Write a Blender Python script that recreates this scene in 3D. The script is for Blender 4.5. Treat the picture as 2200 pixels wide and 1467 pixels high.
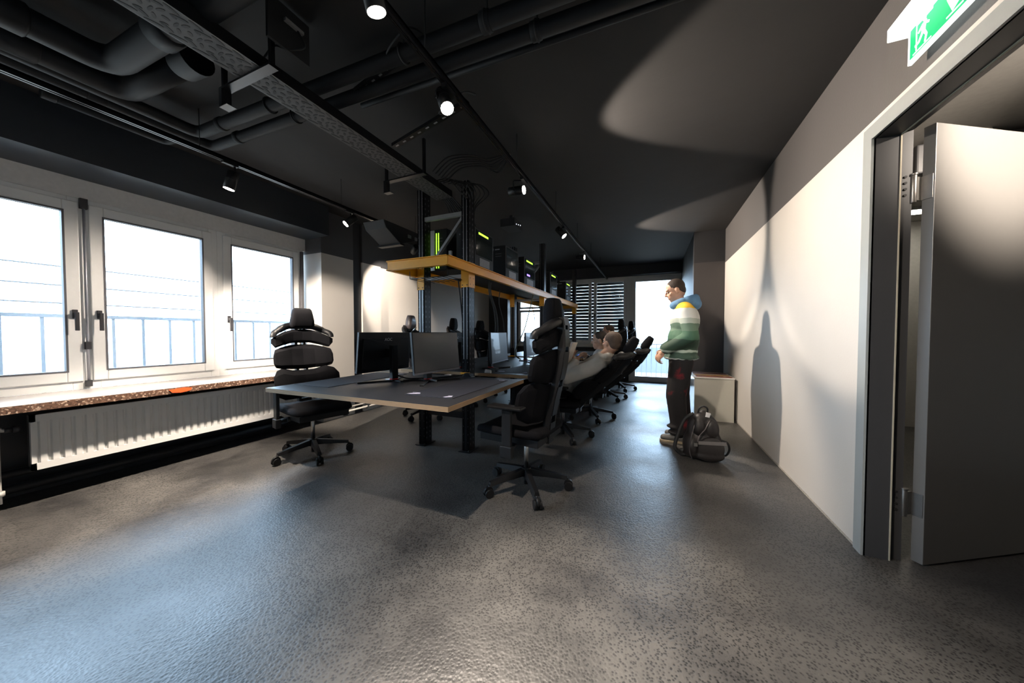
import bpy, bmesh, math, random
from mathutils import Vector, Matrix
random.seed(4)
PI = math.pi
SC = bpy.context.scene
COL = SC.collection
for o in list(bpy.data.objects): bpy.data.objects.remove(o)

# ------------------------------------------------------------------ camera
cd = bpy.data.cameras.new('camera'); cam = bpy.data.objects.new('camera', cd); COL.objects.link(cam)
cd.sensor_width = 36; cd.lens = 705/2200*36; cd.clip_start = .02; cd.clip_end = 200
cam.location = (0, 0, 1.15)
cam.rotation_euler = (math.radians(90-1.46), 0, math.atan(300/705))
SC.camera = cam

# ------------------------------------------------------------------ world, daylight, exposure
W = bpy.data.worlds.new('sky'); SC.world = W; W.use_nodes = True
bg = W.node_tree.nodes['Background']
bg.inputs[0].default_value = (.62, .81, 1, 1); bg.inputs[1].default_value = 19
_n = W.node_tree.nodes; _l = W.node_tree.links
_tc = _n.new('ShaderNodeTexCoord'); _sp = _n.new('ShaderNodeSeparateXYZ'); _l.new(_tc.outputs['Generated'], _sp.inputs[0])
_mr = _n.new('ShaderNodeMapRange'); _mr.inputs[1].default_value = -.06; _mr.inputs[2].default_value = .04; _l.new(_sp.outputs[2], _mr.inputs[0])
_mx = _n.new('ShaderNodeMix'); _mx.data_type = 'RGBA'; _l.new(_mr.outputs[0], _mx.inputs[0])
_mx.inputs[6].default_value = (.17, .19, .20, 1); _mx.inputs[7].default_value = (.56, .76, 1, 1); _l.new(_mx.outputs[2], bg.inputs[0])
SC.view_settings.view_transform = 'Standard'; SC.view_settings.look = 'None'
SC.view_settings.exposure = 0.0; SC.view_settings.gamma = 1; SC.view_settings.use_curve_mapping = False
WARM = (1, .865, .73)
SPOT_W = 310

def portal(x, y, z, sx, sy, rot):
    l = bpy.data.lights.new('window_portal', 'AREA'); l.shape = 'RECTANGLE'; l.size = sx; l.size_y = sy
    l.cycles.is_portal = True
    o = bpy.data.objects.new('window_portal', l); COL.objects.link(o); o.location = (x, y, z); o.rotation_euler = rot
portal(-4.33, .6, 1.45, 1.7, 5.0, (0, -PI/2, 0))
portal(-.8, 8.6, 1.3, 3.2, 2.6, (-PI/2, 0, 0))

# ------------------------------------------------------------------ materials
MATS = {}
def nt(name):
    m = bpy.data.materials.new(name); m.use_nodes = True
    n = m.node_tree.nodes; l = m.node_tree.links
    return m, n, l, n['Principled BSDF']
def mat(name, col, rough=.5, metal=0, var=.12, scale=30, bump=0, emit=None, estr=0, coat=0, spec=None):
    if name in MATS: return MATS[name]
    m, n, l, p = nt(name)
    tc = n.new('ShaderNodeTexCoord'); no = n.new('ShaderNodeTexNoise'); no.inputs['Scale'].default_value = scale
    no.inputs['Detail'].default_value = 4
    l.new(tc.outputs['Object'], no.inputs['Vector'])
    mx = n.new('ShaderNodeMix'); mx.data_type = 'RGBA'
    mx.inputs[6].default_value = tuple(c*(1-var) for c in col)+(1,)
    mx.inputs[7].default_value = tuple(min(1, c*(1+var)) for c in col)+(1,)
    l.new(no.outputs['Fac'], mx.inputs[0]); l.new(mx.outputs[2], p.inputs['Base Color'])
    p.inputs['Roughness'].default_value = rough; p.inputs['Metallic'].default_value = metal
    if spec is not None: p.inputs['Specular IOR Level'].default_value = spec
    if coat: p.inputs['Coat Weight'].default_value = coat
    if bump:
        b = n.new('ShaderNodeBump'); b.inputs['Strength'].default_value = bump; b.inputs['Distance'].default_value = .01
        l.new(no.outputs['Fac'], b.inputs['Height']); l.new(b.outputs[0], p.inputs['Normal'])
    if emit:
        p.inputs['Emission Color'].default_value = emit+(1,); p.inputs['Emission Strength'].default_value = estr
    MATS[name] = m
    return m
def paint_split(name, low, high, z, rough=.6):
    m, n, l, p = nt(name)
    g = n.new('ShaderNodeTexCoord'); s = n.new('ShaderNodeSeparateXYZ'); l.new(g.outputs['Object'], s.inputs[0])
    c = n.new('ShaderNodeMath'); c.operation = 'GREATER_THAN'; c.inputs[1].default_value = z; l.new(s.outputs[2], c.inputs[0])
    no = n.new('ShaderNodeTexNoise'); no.inputs['Scale'].default_value = 2.2; no.inputs['Detail'].default_value = 6; l.new(g.outputs['Object'], no.inputs[0])
    a = n.new('ShaderNodeMix'); a.data_type = 'RGBA'; l.new(no.outputs['Fac'], a.inputs[0])
    a.inputs[6].default_value = tuple(x*.94 for x in low)+(1,); a.inputs[7].default_value = tuple(x*1.05 for x in low)+(1,)
    b = n.new('ShaderNodeMix'); b.data_type = 'RGBA'; l.new(c.outputs[0], b.inputs[0]); l.new(a.outputs[2], b.inputs[6])
    b.inputs[7].default_value = tuple(high)+(1,); l.new(b.outputs[2], p.inputs['Base Color'])
    p.inputs['Roughness'].default_value = rough
    n2 = n.new('ShaderNodeTexNoise'); n2.inputs['Scale'].default_value = 90; l.new(g.outputs['Object'], n2.inputs[0])
    bu = n.new('ShaderNodeBump'); bu.inputs['Strength'].default_value = .12; bu.inputs['Distance'].default_value = .004
    l.new(n2.outputs['Fac'], bu.inputs['Height']); l.new(bu.outputs[0], p.inputs['Normal'])
    return m
BEIGE = (.57, .54, .50); CHAR = (.10, .096, .098)
M_wr = paint_split('two_tone_wall_paint_right', BEIGE, (.088, .082, .08), 2.225)
M_wl = paint_split('two_tone_wall_paint_left', BEIGE, (.06, .06, .064), 2.18)
M_black = mat('black_wall_paint', (.018, .018, .02), .5)
M_grey = mat('window_wall_paint', (.72, .70, .68), .6)

def floor_mat():
    m, n, l, p = nt('speckled_dark_floor')
    tc = n.new('ShaderNodeTexCoord')
    v = n.new('ShaderNodeTexVoronoi'); v.inputs['Scale'].default_value = 92; v.inputs['Randomness'].default_value = 1
    w = n.new('ShaderNodeTexNoise'); w.inputs['Scale'].default_value = 26; w.inputs['Detail'].default_value = 3
    big = n.new('ShaderNodeTexNoise'); big.inputs['Scale'].default_value = 1.5; big.inputs['Detail'].default_value = 5; big.inputs['Roughness'].default_value = .6
    for q in (v, w, big): l.new(tc.outputs['Object'], q.inputs['Vector'])
    r = n.new('ShaderNodeValToRGB'); r.color_ramp.elements[0].position = .20; r.color_ramp.elements[1].position = .50
    r.color_ramp.elements[0].color = (.009, .009, .0095, 1); r.color_ramp.elements[1].color = (.098, .0945, .091, 1)
    l.new(v.outputs['Distance'], r.inputs[0])
    r2 = n.new('ShaderNodeValToRGB'); r2.color_ramp.elements[0].position = .35; r2.color_ramp.elements[1].position = .68
    r2.color_ramp.elements[0].color = (.35, .35, .37, 1); r2.color_ramp.elements[1].color = (1.25, 1.22, 1.15, 1)
    l.new(big.outputs['Fac'], r2.inputs[0])
    mu = n.new('ShaderNodeMix'); mu.data_type = 'RGBA'; mu.blend_type = 'MULTIPLY'; mu.inputs[0].default_value = 1
    l.new(r.outputs[0], mu.inputs[6]); l.new(r2.outputs[0], mu.inputs[7]); l.new(mu.outputs[2], p.inputs['Base Color'])
    rr = n.new('ShaderNodeMapRange'); rr.inputs[1].default_value = .3; rr.inputs[2].default_value = .7
    rr.inputs[3].default_value = .36; rr.inputs[4].default_value = .54
    l.new(big.outputs['Fac'], rr.inputs[0]); l.new(rr.outputs[0], p.inputs['Roughness'])
    ad = n.new('ShaderNodeMath'); ad.operation = 'ADD'; l.new(v.outputs['Distance'], ad.inputs[0]); l.new(w.outputs['Fac'], ad.inputs[1])
    b = n.new('ShaderNodeBump'); b.inputs['Strength'].default_value = .24; b.inputs['Distance'].default_value = .004
    l.new(ad.outputs[0], b.inputs['Height']); l.new(b.outputs[0], p.inputs['Normal'])
    p.inputs['Specular IOR Level'].default_value = .9
    return m
M_floor = floor_mat()
def glass_mat():
    m = bpy.data.materials.new('window_glass'); m.use_nodes = True; n = m.node_tree.nodes; l = m.node_tree.links
    n.remove(n['Principled BSDF']); out = n['Material Output']
    t = n.new('ShaderNodeBsdfTransparent'); t.inputs[0].default_value = (.96, .98, .98, 1)
    g = n.new('ShaderNodeBsdfGlossy'); g.inputs['Roughness'].default_value = .02
    f = n.new('ShaderNodeFresnel'); f.inputs[0].default_value = 1.35
    mx = n.new('ShaderNodeMixShader'); l.new(f.outputs[0], mx.inputs[0]); l.new(t.outputs[0], mx.inputs[1]); l.new(g.outputs[0], mx.inputs[2])
    l.new(mx.outputs[0], out.inputs[0]); return m
M_glass = glass_mat()
M_ceil = mat('dark_ceiling_paint', (.017, .0158, .0156), .8, var=.1, scale=6, bump=.25)
M_pvc = mat('white_window_plastic', (.84, .84, .83), .35, var=.03)
M_gasket = mat('grey_gasket', (.10, .10, .11), .6)
M_handle = mat('dark_handle_plastic', (.03, .03, .035), .4)
M_pipe = mat('black_painted_pipe', (.011, .012, .014), .6, var=.2, scale=12, spec=.3)
M_blackmetal = mat('black_metal', (.016, .016, .018), .28, .5)
M_steel = mat('brushed_steel', (.55, .54, .52), .28, 1)
M_grayrail = mat('galvanised_metal', (.30, .29, .28), .5, .3)
M_yellow = mat('yellow_powder_coat', (.86, .38, .006), .42, var=.06)
M_cloth = mat('black_chair_fabric', (.0045, .0045, .006), .85, var=.3, scale=180, bump=.2, spec=.15)
M_plastic = mat('black_plastic', (.007, .007, .008), .45, spec=.35)
M_matte = mat('matt_black', (.012, .012, .013), .7)
M_white = mat('white_label', (.62, .61, .62), .6)
M_red = mat('red_accent', (.55, .02, .02), .4)
M_silver = mat('silver_plastic', (.35, .36, .40), .35, .4)
M_lens = mat('lamp_lens', (1, .95, .9), .3, emit=(1, .88, .74), estr=40)
M_led = mat('green_led_strip', (.4, .9, .1), .4, emit=(.42, 1, .05), estr=2.2)
M_ledp = mat('violet_led', (.3, .2, .9), .4, emit=(.25, .15, 1), estr=3)
M_ledw = mat('white_led', (.9, .9, 1), .4, emit=(.8, .85, 1), estr=3)
M_tint = mat('dark_tinted_side_glass', (.012, .016, .016), .12, coat=.3)
M_lam = mat('dark_desk_laminate', (.026, .026, .030), .45, var=.15, scale=8)
M_mat = mat('desk_mat_cloth', (.014, .014, .022), .75, var=.2, scale=200)
M_orange = mat('orange_sticker', (.9, .10, .02), .5)
M_skin = mat('skin', (.50, .29, .20), .55, var=.08, scale=20)
M_hair = mat('short_dark_hair', (.035, .024, .018), .8, var=.4, scale=160, bump=.4)
M_hair2 = mat('short_brown_hair', (.085, .055, .038), .8, var=.4, scale=160, bump=.4)

def ply_mat():
    m, n, l, p = nt('plywood_edge')
    tc = n.new('ShaderNodeTexCoord'); w = n.new('ShaderNodeTexWave'); w.bands_direction = 'Z'; w.inputs['Scale'].default_value = 42
    w.inputs['Distortion'].default_value = .6
    l.new(tc.outputs['Object'], w.inputs[0]); r = n.new('ShaderNodeValToRGB')
    r.color_ramp.elements[0].color = (.20, .11, .05, 1); r.color_ramp.elements[1].color = (.52, .34, .18, 1)
    l.new(w.outputs['Fac'], r.inputs[0]); l.new(r.outputs[0], p.inputs['Base Color']); p.inputs['Roughness'].default_value = .55; return m
M_ply = ply_mat()
def terrazzo():
    m, n, l, p = nt('brown_terrazzo')
    tc = n.new('ShaderNodeTexCoord'); v = n.new('ShaderNodeTexVoronoi'); v.inputs['Scale'].default_value = 110
    l.new(tc.outputs['Object'], v.inputs['Vector']); s = n.new('ShaderNodeSeparateColor'); l.new(v.outputs['Color'], s.inputs[0])
    r = n.new('ShaderNodeValToRGB'); e = r.color_ramp.elements
    e[0].color = (.05, .028, .02, 1); e[1].color = (.16, .09, .06, 1); e[1].position = .8
    q = e.new(.93); q.color = (.45, .34, .26, 1)
    l.new(s.outputs[0], r.inputs[0]); l.new(r.outputs[0], p.inputs['Base Color']); p.inputs['Roughness'].default_value = .3; return m
M_terr = terrazzo()

# ------------------------------------------------------------------ mesh helpers
class G:
    def __init__(s): s.v = []; s.f = []; s.mi = []; s.sm = []; s.k = 0
    def add(s, vs, fs, smooth=False):
        o = len(s.v); s.v += [tuple(x) for x in vs]
        for f in fs: s.f.append([i+o for i in f]); s.mi.append(s.k); s.sm.append(smooth)
        return s
    def mat(s, k): s.k = k; return s
    def box(s, a, b, M=None):
        x0, y0, z0 = a; x1, y1, z1 = b
        vs = [Vector(p) for p in ((x0,y0,z0),(x1,y0,z0),(x1,y1,z0),(x0,y1,z0),(x0,y0,z1),(x1,y0,z1),(x1,y1,z1),(x0,y1,z1))]
        if M: vs = [M @ p for p in vs]
        return s.add(vs, [(3,2,1,0),(4,5,6,7),(0,1,5,4),(1,2,6,5),(2,3,7,6),(3,0,4,7)])
    def bar(s, p, q, w, h, up=(0,0,1)):
        p = Vector(p); q = Vector(q); d = (q-p).normalized(); u = Vector(up); sd = d.cross(u).normalized(); u = sd.cross(d).normalized()
        vs = []
        for c in (p, q):
            for a, b in ((-1,-1),(1,-1),(1,1),(-1,1)): vs.append(c+sd*a*w/2+u*b*h/2)
        return s.add(vs, [(3,2,1,0),(4,5,6,7),(0,1,5,4),(1,2,6,5),(2,3,7,6),(3,0,4,7)])
    def tube(s, pts, r, n=14, cap=True):
        pts = [Vector(p) for p in pts]; rs = r if isinstance(r, (list, tuple)) else [r]*len(pts)
        vs = []; up = None
        for i, p in enumerate(pts):
            a = pts[max(0, i-1)]; b = pts[min(len(pts)-1, i+1)]; d = (b-a).normalized()
            if up is None: up = Vector((0,0,1)) if abs(d.z) < .9 else Vector((1,0,0))
            sd = d.cross(up).normalized(); up = sd.cross(d).normalized()
            for k in range(n):
                t = 2*PI*k/n; vs.append(p+(sd*math.cos(t)+up*math.sin(t))*rs[i])
        fs = [(i*n+k, i*n+(k+1) % n, (i+1)*n+(k+1) % n, (i+1)*n+k) for i in range(len(pts)-1) for k in range(n)]
        s.add(vs, fs, True)
        if cap:
            o = len(s.v)-len(vs)
            for f in (list(range(n))[::-1], [len(vs)-n+k for k in range(n)]):
                s.f.append([i+o for i in f]); s.mi.append(s.k); s.sm.append(False)
        return s
    def ell(s, c, r, M=None, nu=18, nv=12):
        vs = []; c = Vector(c)
        for j in range(1, nv):
            ph = PI*j/nv
            for i in range(nu):
                t = 2*PI*i/nu; vs.append(Vector((r[0]*math.sin(ph)*math.cos(t), r[1]*math.sin(ph)*math.sin(t), r[2]*math.cos(ph))))
        vs += [Vector((0,0,r[2])), Vector((0,0,-r[2]))]
        vs = [c+v for v in vs]
        if M: vs = [M @ v for v in vs]
        fs = [(j*nu+i, (j+1)*nu+i, (j+1)*nu+(i+1) % nu, j*nu+(i+1) % nu) for j in range(nv-2) for i in range(nu)]
        T = (nv-1)*nu
        fs += [(T, i, (i+1) % nu) for i in range(nu)] + [(T+1, (nv-2)*nu+(i+1) % nu, (nv-2)*nu+i) for i in range(nu)]
        return s.add(vs, fs, True)
    def cap(s, p, q, r0, r1=None, M=None):           # tapered capsule
        r1 = r0 if r1 is None else r1; p = Vector(p); q = Vector(q)
        if M: p = M @ p; q = M @ q
        d = q-p; L = d.length or 1e-6; d = d/L; pts = []; rs = []
        for t in (-.96, -.75, -.4, 0): pts.append(p+d*r0*t); rs.append(r0*math.sqrt(1-t*t))
        for t in (0, .4, .75, .96): pts.append(q+d*r1*t); rs.append(r1*math.sqrt(1-t*t))
        return s.tube(pts, rs, 14)
    def poly(s, pts, d):                              # planar polygon extruded by vector d
        n = len(pts); d = Vector(d); a = [Vector(p) for p in pts]
        return s.add(a+[p+d for p in a], [tuple(range(n))[::-1], tuple(range(n, 2*n))]+[(i, (i+1) % n, n+(i+1) % n, n+i) for i in range(n)])
    def build(s, name, m, parent=None, bevel=0, loc=None, rot=None, remesh=0, smooth=None):
        me = bpy.data.meshes.new(name); me.from_pydata(s.v, [], s.f); me.update()
        for x in (m if isinstance(m, (list, tuple)) else [m]): me.materials.append(x)
        for p, k, q in zip(me.polygons, s.mi, s.sm): p.material_index = k; p.use_smooth = q
        bm = bmesh.new(); bm.from_mesh(me); bmesh.ops.recalc_face_normals(bm, faces=bm.faces); bm.to_mesh(me); bm.free()
        o = bpy.data.objects.new(name, me); COL.objects.link(o)
        if parent: o.parent = parent
        if loc: o.location = loc
        if rot: o.rotation_euler = rot
        if bevel:
            b = o.modifiers.new('bevel', 'BEVEL'); b.width = bevel; b.segments = 2; b.limit_method = 'ANGLE'; b.angle_limit = math.radians(40)
        if remesh:
            r = o.modifiers.new('remesh', 'REMESH'); r.mode = 'VOXEL'; r.voxel_size = remesh; r.use_smooth_shade = True
            c = o.modifiers.new('smooth', 'SMOOTH'); c.factor = .6; c.iterations = 6 if smooth is None else smooth
        return o
def thing(name, label, cat, loc=(0,0,0), rz=0, group=None):
    o = bpy.data.objects.new(name, None); o.empty_display_size = .1; COL.objects.link(o); o.location = loc; o.rotation_euler = (0,0,rz)
    return tag(o, label, cat, group)
def tag(o, label, cat, group=None):
    o['label'] = label; o['category'] = cat
    if group: o['group'] = group
    return o
def st(o): o['kind'] = 'structure'; return o
def copy_tree(o, parent=None):
    c = o.copy(); COL.objects.link(c); c.parent = parent
    for ch in list(o.children): copy_tree(ch, c)
    return c
def relabel(o, label): o['label'] = label; return o
def catenary(p, q, sag, n=10):
    p = Vector(p); q = Vector(q)
    return [p.lerp(q, i/n)-Vector((0,0,sag*4*(i/n)*(1-i/n))) for i in range(n+1)]
def smooth_path(pts, n=6):
    pts = [Vector(p) for p in pts]; out = []
    for i in range(len(pts)-1):
        p0 = pts[max(0,i-1)]; p1 = pts[i]; p2 = pts[i+1]; p3 = pts[min(len(pts)-1,i+2)]
        for k in range(n):
            t = k/n; out.append(.5*((2*p1)+(p2-p0)*t+(2*p0-5*p1+4*p2-p3)*t*t+(3*p1-p0-3*p2+p3)*t**3))
    return out+[pts[-1]]

# ================================================================== ROOM SHELL
H = 2.73; YF = 8.35; YB = -2.6; XR = 1.02; XL = -4.2
st(G().box((-4.6, YB-.2, -.1), (4.6, YF+.25, 0)).build('floor', M_floor))
st(G().box((-4.6, YB-.2, H), (XR+.2, YF+.25, H+.12)).build('ceiling', M_ceil))
# right wall with doorway opening y 1.15..2.30, z 0..2.19
D0, D1, DZ = 1.20, 2.30, 2.175
g = G().box((XR, YB, 0), (XR+.13, D0, H)).box((XR, D1, 0), (XR+.13, 5.9, H)).box((XR, D0, DZ), (XR+.13, D1, H))
st(g.build('wall_right', M_wr))
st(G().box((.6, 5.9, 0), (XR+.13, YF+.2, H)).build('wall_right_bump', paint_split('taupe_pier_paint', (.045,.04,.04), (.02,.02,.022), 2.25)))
st(G().box((XR-.004, D1, 0), (XR, 5.9, .012)).build('baseboard_right', mat('crumbled_plaster_edge', (.35,.32,.28), .9, var=.5, scale=60)))
st(G().box((-4.6, YB-.15, 0), (XR+.13, YB, H)).build('wall_back', M_wr))
# window wall on the left: below the sill, above the windows, and the piers beyond
st(G().box((-4.42, YB, 0), (-4.12, 2.93, .66)).build('wall_left_below_windows', M_black))
st(G().box((-4.42, YB, 2.22), (-4.2, 2.93, H)).build('wall_left_above_windows', M_grey))
st(G().box((-4.42, YB, .66), (-4.2, -1.9, 2.22)).build('wall_left_near', M_grey))
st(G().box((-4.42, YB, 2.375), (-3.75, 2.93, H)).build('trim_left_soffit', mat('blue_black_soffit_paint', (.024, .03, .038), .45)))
g = G().box((-4.42, 2.93, 0), (-3.9, 3.42, H)).box((-4.42, 3.58, 0), (-3.9, 3.93, H)).box((-4.42, 3.93, 0), (-3.96, YF+.2, H))
st(g.build('wall_left', M_wl))
st(G().box((-4.42, 3.42, 0), (-3.93, 3.58, H)).build('trim_left_duct', M_black))
st(G().box((-4.0, 7.75, 0), (-3.42, YF, H)).build('wall_left_far_pier', M_black))
# far wall: pieces around the windows and the balcony door
M_farw = M_black
g = G()
g.box((-4.4, YF, 0), (-3.36, YF+.2, H)).box((-3.36, YF, 0), (-.50, YF+.2, .84)).box((-3.36, YF, 2.07), (-2.64, YF+.2, 2.5))
g.box((-2.64, YF, .84), (-2.2, YF+.2, 2.5)).box((-3.36, YF, 2.5), (.62, YF+.2, H))
st(g.build('wall_far', M_farw))
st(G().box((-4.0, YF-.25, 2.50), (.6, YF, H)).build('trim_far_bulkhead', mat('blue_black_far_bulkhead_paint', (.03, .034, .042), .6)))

# window sill and the left windows
g = G().mat(0).box((-4.2, -1.9, .65), (-3.63, 2.90, .697)).mat(1).box((-4.2, -1.9, .697), (-3.632, 2.898, .70))
sill = st(g.build('trim_window_sill', [M_terr, mat('worn_white_sill_coat', (.42,.40,.39), .25, var=.2, scale=5)]))
def frame(g, x0, x1, y0, y1, z0, z1, w):
    g.box((x0,y0,z0),(x1,y0+w,z1)).box((x0,y1-w,z0),(x1,y1,z1)).box((x0,y0+w,z0),(x1,y1-w,z0+w)).box((x0,y0+w,z1-w),(x1,y1-w,z1))
def lever(x, y, z, parent, side=1, axis='x'):
    g = G()
    if axis == 'x':
        g.box((x, y-.014, z-.035), (x+.012, y+.014, z+.035)).box((x+.01, y-.010, z-.012), (x+.045, y+.010, z+.012)).box((x+.035, y-.011, z-.13), (x+.052, y+.011, z+.014))
    else:
        g.box((x-.014, y-.012, z-.035), (x+.014, y, z+.035)).box((x-.010, y-.045, z-.012), (x+.010, y-.01, z+.012)).box((x-.011, y-.052, z-.13), (x+.011, y-.035, z+.014))
    return g.build('handle', M_handle, parent, bevel=.003)
def left_window(n, y0, y1, hy, sash):
    g = G(); frame(g, -4.28, -4.2, y0, y1, .70, 2.22, .072)
    w = st(g.build('window_%d' % n, M_pvc, bevel=.003))
    a, b = sash
    g = G(); frame(g, -4.25, -4.185, a, b, .765, 2.185, .078)
    s = g.build('sash', M_pvc, w, bevel=.006)
    g = G(); frame(g, -4.232, -4.183, a+.070, b-.070, .842, 2.108, .012)
    g.build('gasket', M_gasket, s)
    G().box((-4.222, a+.07, .84), (-4.214, b-.07, 2.11)).build('glass_pane', M_glass, s)
    lever(-4.186, hy, 1.30, s)
    return w
left_window(1, -.06, 1.09, 1.035, (.0, 1.068))
left_window(2, 1.09, 1.975, 1.16, (1.12, 1.925))
left_window(3, 1.975, 2.90, 2.06, (2.02, 2.83))
left_window(4, -1.90, -.06, -.12, (-1.84, -.09))
# closing rod with guides between window one and two
t = thing('window_closing_rod', 'grey vertical espagnolette rod between the two left windows', 'window rod', (-4.18, 1.094, .72))
G().tube([(0,0,.02),(0,0,1.49)], .008).build('rod', M_silver, t)
G().box((-.018,-.02,1.42),(.012,.02,1.5)).box((-.018,-.016,0),(.012,.016,.05)).box((-.018,-.014,.30),(.016,.014,.36)).build('bracket', M_handle, t)
# vertical shutter belt box at right end
st(G().box((-4.2, 2.855, .72), (-4.17, 2.885, 2.2)).build('trim_belt_guide', M_gasket))

# far windows (shuttered pair, narrow one) and balcony door
def far_frame(name, x0, x1, z0, z1):
    g = G()
    for a, b in (((x0,YF-.03,z0),(x0+.06,YF+.06,z1)),((x1-.06,YF-.03,z0),(x1,YF+.06,z1)),((x0+.06,YF-.03,z0),(x1-.06,YF+.06,z0+.06)),((x0+.06,YF-.03,z1-.06),(x1-.06,YF+.06,z1))): g.box(a,b)
    return st(g.build(name, M_pvc, bevel=.003))
def far_sash(par, x0, x1, z0, z1, hx=None, hz=1.6, w=.075):
    g = G()
    for a, b in (((x0,YF-.05,z0),(x0+w,YF+.02,z1)),((x1-w,YF-.05,z0),(x1,YF+.02,z1)),((x0+w,YF-.05,z0),(x1-w,YF+.02,z0+w)),((x0+w,YF-.05,z1-w),(x1-w,YF+.02,z1))): g.box(a,b)
    s = g.build('sash', M_pvc, par, bevel=.004)
    G().box((x0+w-.005, YF-.015, z0+w-.005), (x1-w+.005, YF-.007, z1-w+.005)).build('glass_pane', M_glass, s)
    if hx is not None: lever(hx, YF-.05, hz, s, axis='y')
w5 = far_frame('window_5', -2.2, -.50, .84, 2.5)
far_sash(w5, -2.16, -1.385, .90, 2.46, -1.42); far_sash(w5, -1.335, -.555, .90, 2.46, -1.30)
w6 = far_frame('window_6', -3.36, -2.64, .84, 2.07)
far_sash(w6, -3.33, -2.67, 1.80, 2.05, w=.05); far_sash(w6, -3.33, -2.67, .87, 1.77, w=.06)
dr = far_frame('door_1', -.50, .62, 0, 2.5)
far_sash(dr, -.455, .575, .03, 2.46, .52, 1.1, w=.10)
st(G().box((-3.4, YF-.12, .80), (-.5, YF-.0, .84)).build('trim_far_sill', M_pvc, bevel=.003))
# roller shutter outside window five
t = thing('roller_shutter', 'half closed grey roller shutter with light slits outside the far double window', 'shutter', (-1.35, YF+.2, .86))
g = G()
for i in range(20):
    z = .02+i*.0815; g.box((-.86, 0, z), (.86, .012, z+.0785))
g.build('slats', mat('grey_shutter_slats', (.08,.08,.085), .6), t, bevel=.003)
G().box((-.89, -.01, -.02), (-.86, .03, 1.64)).build('guide_rail', M_gasket, t); G().box((.86, -.01, -.02), (.89, .03, 1.64)).build('guide_rail', M_gasket, t)

# balcony and railing outside
M_conc = mat('pale_concrete', (.45,.45,.44), .8)
st(G().box((-3.6, YF+.26, -.15), (2.5, YF+2.2, -.02)).build('floor_balcony', M_conc))
def railing(name, label, p, q, z0, z1, step, loc, cat='railing'):
    t = thing(name, label, cat, loc)
    M_r = mat('grey_railing_paint', (.24,.25,.27), .5)
    p = Vector(p); q = Vector(q); d = q-p; L = d.length; d.normalize()
    G().bar(p+Vector((0,0,z1)), q+Vector((0,0,z1)), .04, .03).bar(p+Vector((0,0,z0)), q+Vector((0,0,z0)), .03, .02).build('rail', M_r, t)
    g = G(); n = int(L/step)
    for i in range(n+1):
        c = p+d*(i*step); g.box((c.x-.010, c.y-.010, z0), (c.x+.010, c.y+.010, z1))
    g.build('bars', M_r, t); return t
railing('balcony_railing', 'grey balcony railing outside the glazed door at the far end', (-.6,0,0), (1.6,0,0), -.05, .86, .12, (0, 9.4, 0))
railing('balcony_railing', 'grey railing with vertical bars outside the windows on the left', (0,-3.2,0), (0,3.4,0), .5, 1.30, .20, (-4.75, .2, 0))
G().box((-3.3, 10.5, -2), (2.2, 10.6, .73)).build('balcony_parapet', mat('pale_parapet_render', (.20,.21,.20), .8))
tag(bpy.data.objects['balcony_parapet'], 'pale parapet wall behind the railing outside the glazed door', 'parapet')
t = thing('cable_fence', 'three thin horizontal wires stretched behind the railing on the left', 'fence', (-4.9, .2, 0))
g = G()
for z in (1.42, 1.58, 1.75): g.tube([(0,-3.2,z),(0,3.6,z)], .006, 8)
g.build('wires', mat('grey_wire', (.16,.165,.18), .5), t)
G().box((-.01,-3.22,.5),(.01,-3.2,1.8)).box((-.01,3.6,.5),(.01,3.62,1.8)).build('post', M_gasket, t)

# radiators and pipes
def radiator(y0, y1, label, back=.315):
    t = thing('panel_radiator', label, 'radiator', (-3.80, y0, 0), 0, None)
    L = y1-y0; z0, z1 = .235, .605
    g = G(); n = int(L/.05); prof = []
    for i in range(n):
        a = .02+(L-.04)*i/n; s = (L-.04)/n
        prof += [(0, a), (0, a+s*.18), (.011, a+s*.32), (.011, a+s*.85), (0, a+s)]
    # front skin of pressed flutes
    vs = []; fs = []
    for x, y in prof: vs += [(.03-.011+x, y, z0+.045), (.03-.011+x, y, z1-.045)]
    for i in range(len(prof)-1): fs.append((2*i, 2*i+2, 2*i+3, 2*i+1))
    g.add(vs, fs)
    g.box((.0,0,z0),(.030,L,z0+.046)).box((.0,0,z1-.046),(.030,L,z1)).box((0,0,z0),(.03,.02,z1)).box((0,L-.02,z0),(.03,L,z1)).box((.0,.02,z0+.046),(.015,L-.02,z1-.046))
    g.build('front_panel', mat('white_radiator_enamel', (.74,.73,.71), .35, var=.02), t, bevel=.002)
    G().box((-.09,0.01,z0+.01),(-.06,L-.01,z1-.01)).box((-.075,.03,z0+.03),(-.01,L-.03,z1-.03)).build('convector_body', mat('grey_radiator_core', (.10,.10,.10), .6), t)
    for y in (.3, L-.3): G().box((-back, y, .45), (-.07, y+.04, .49)).build('wall_bracket', M_handle, t)
    return t
r = radiator(.735, 2.72, 'long white ribbed panel radiator under the window sill')
g = G(); g.tube(smooth_path([(-.04,-.02,.52),(-.04,-.09,.52),(-.04,-.11,.50),(-.04,-.11,.05)]), .011).tube([(-.04,-.11,.1),(-.04,-.11,.13)], .022)
g.build('feed_pipe', mat('white_pipe_enamel', (.55,.53,.50), .4), r)
g = G().tube([(-.04,-.055,.52),(-.04,-.02,.52)], .024).tube([(-.04,-.085,.52),(-.04,-.055,.52)], .016)
g.build('valve', M_handle, r)
t = thing('skirting_pipe', 'pair of black heating pipes along the wall base under the windows', 'pipe', (-4.02, 0, 0))
G().tube([(0,-1.9,.19),(0,2.9,.19)], .028).tube([(.02,-1.9,.09),(.02,2.9,.09)], .032).build('pipes', M_pipe, t)
t = thing('skirting_pipe', 'white heating pipes running low along the left wall beyond the radiator', 'pipe', (-3.86, 0, 0))
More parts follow.
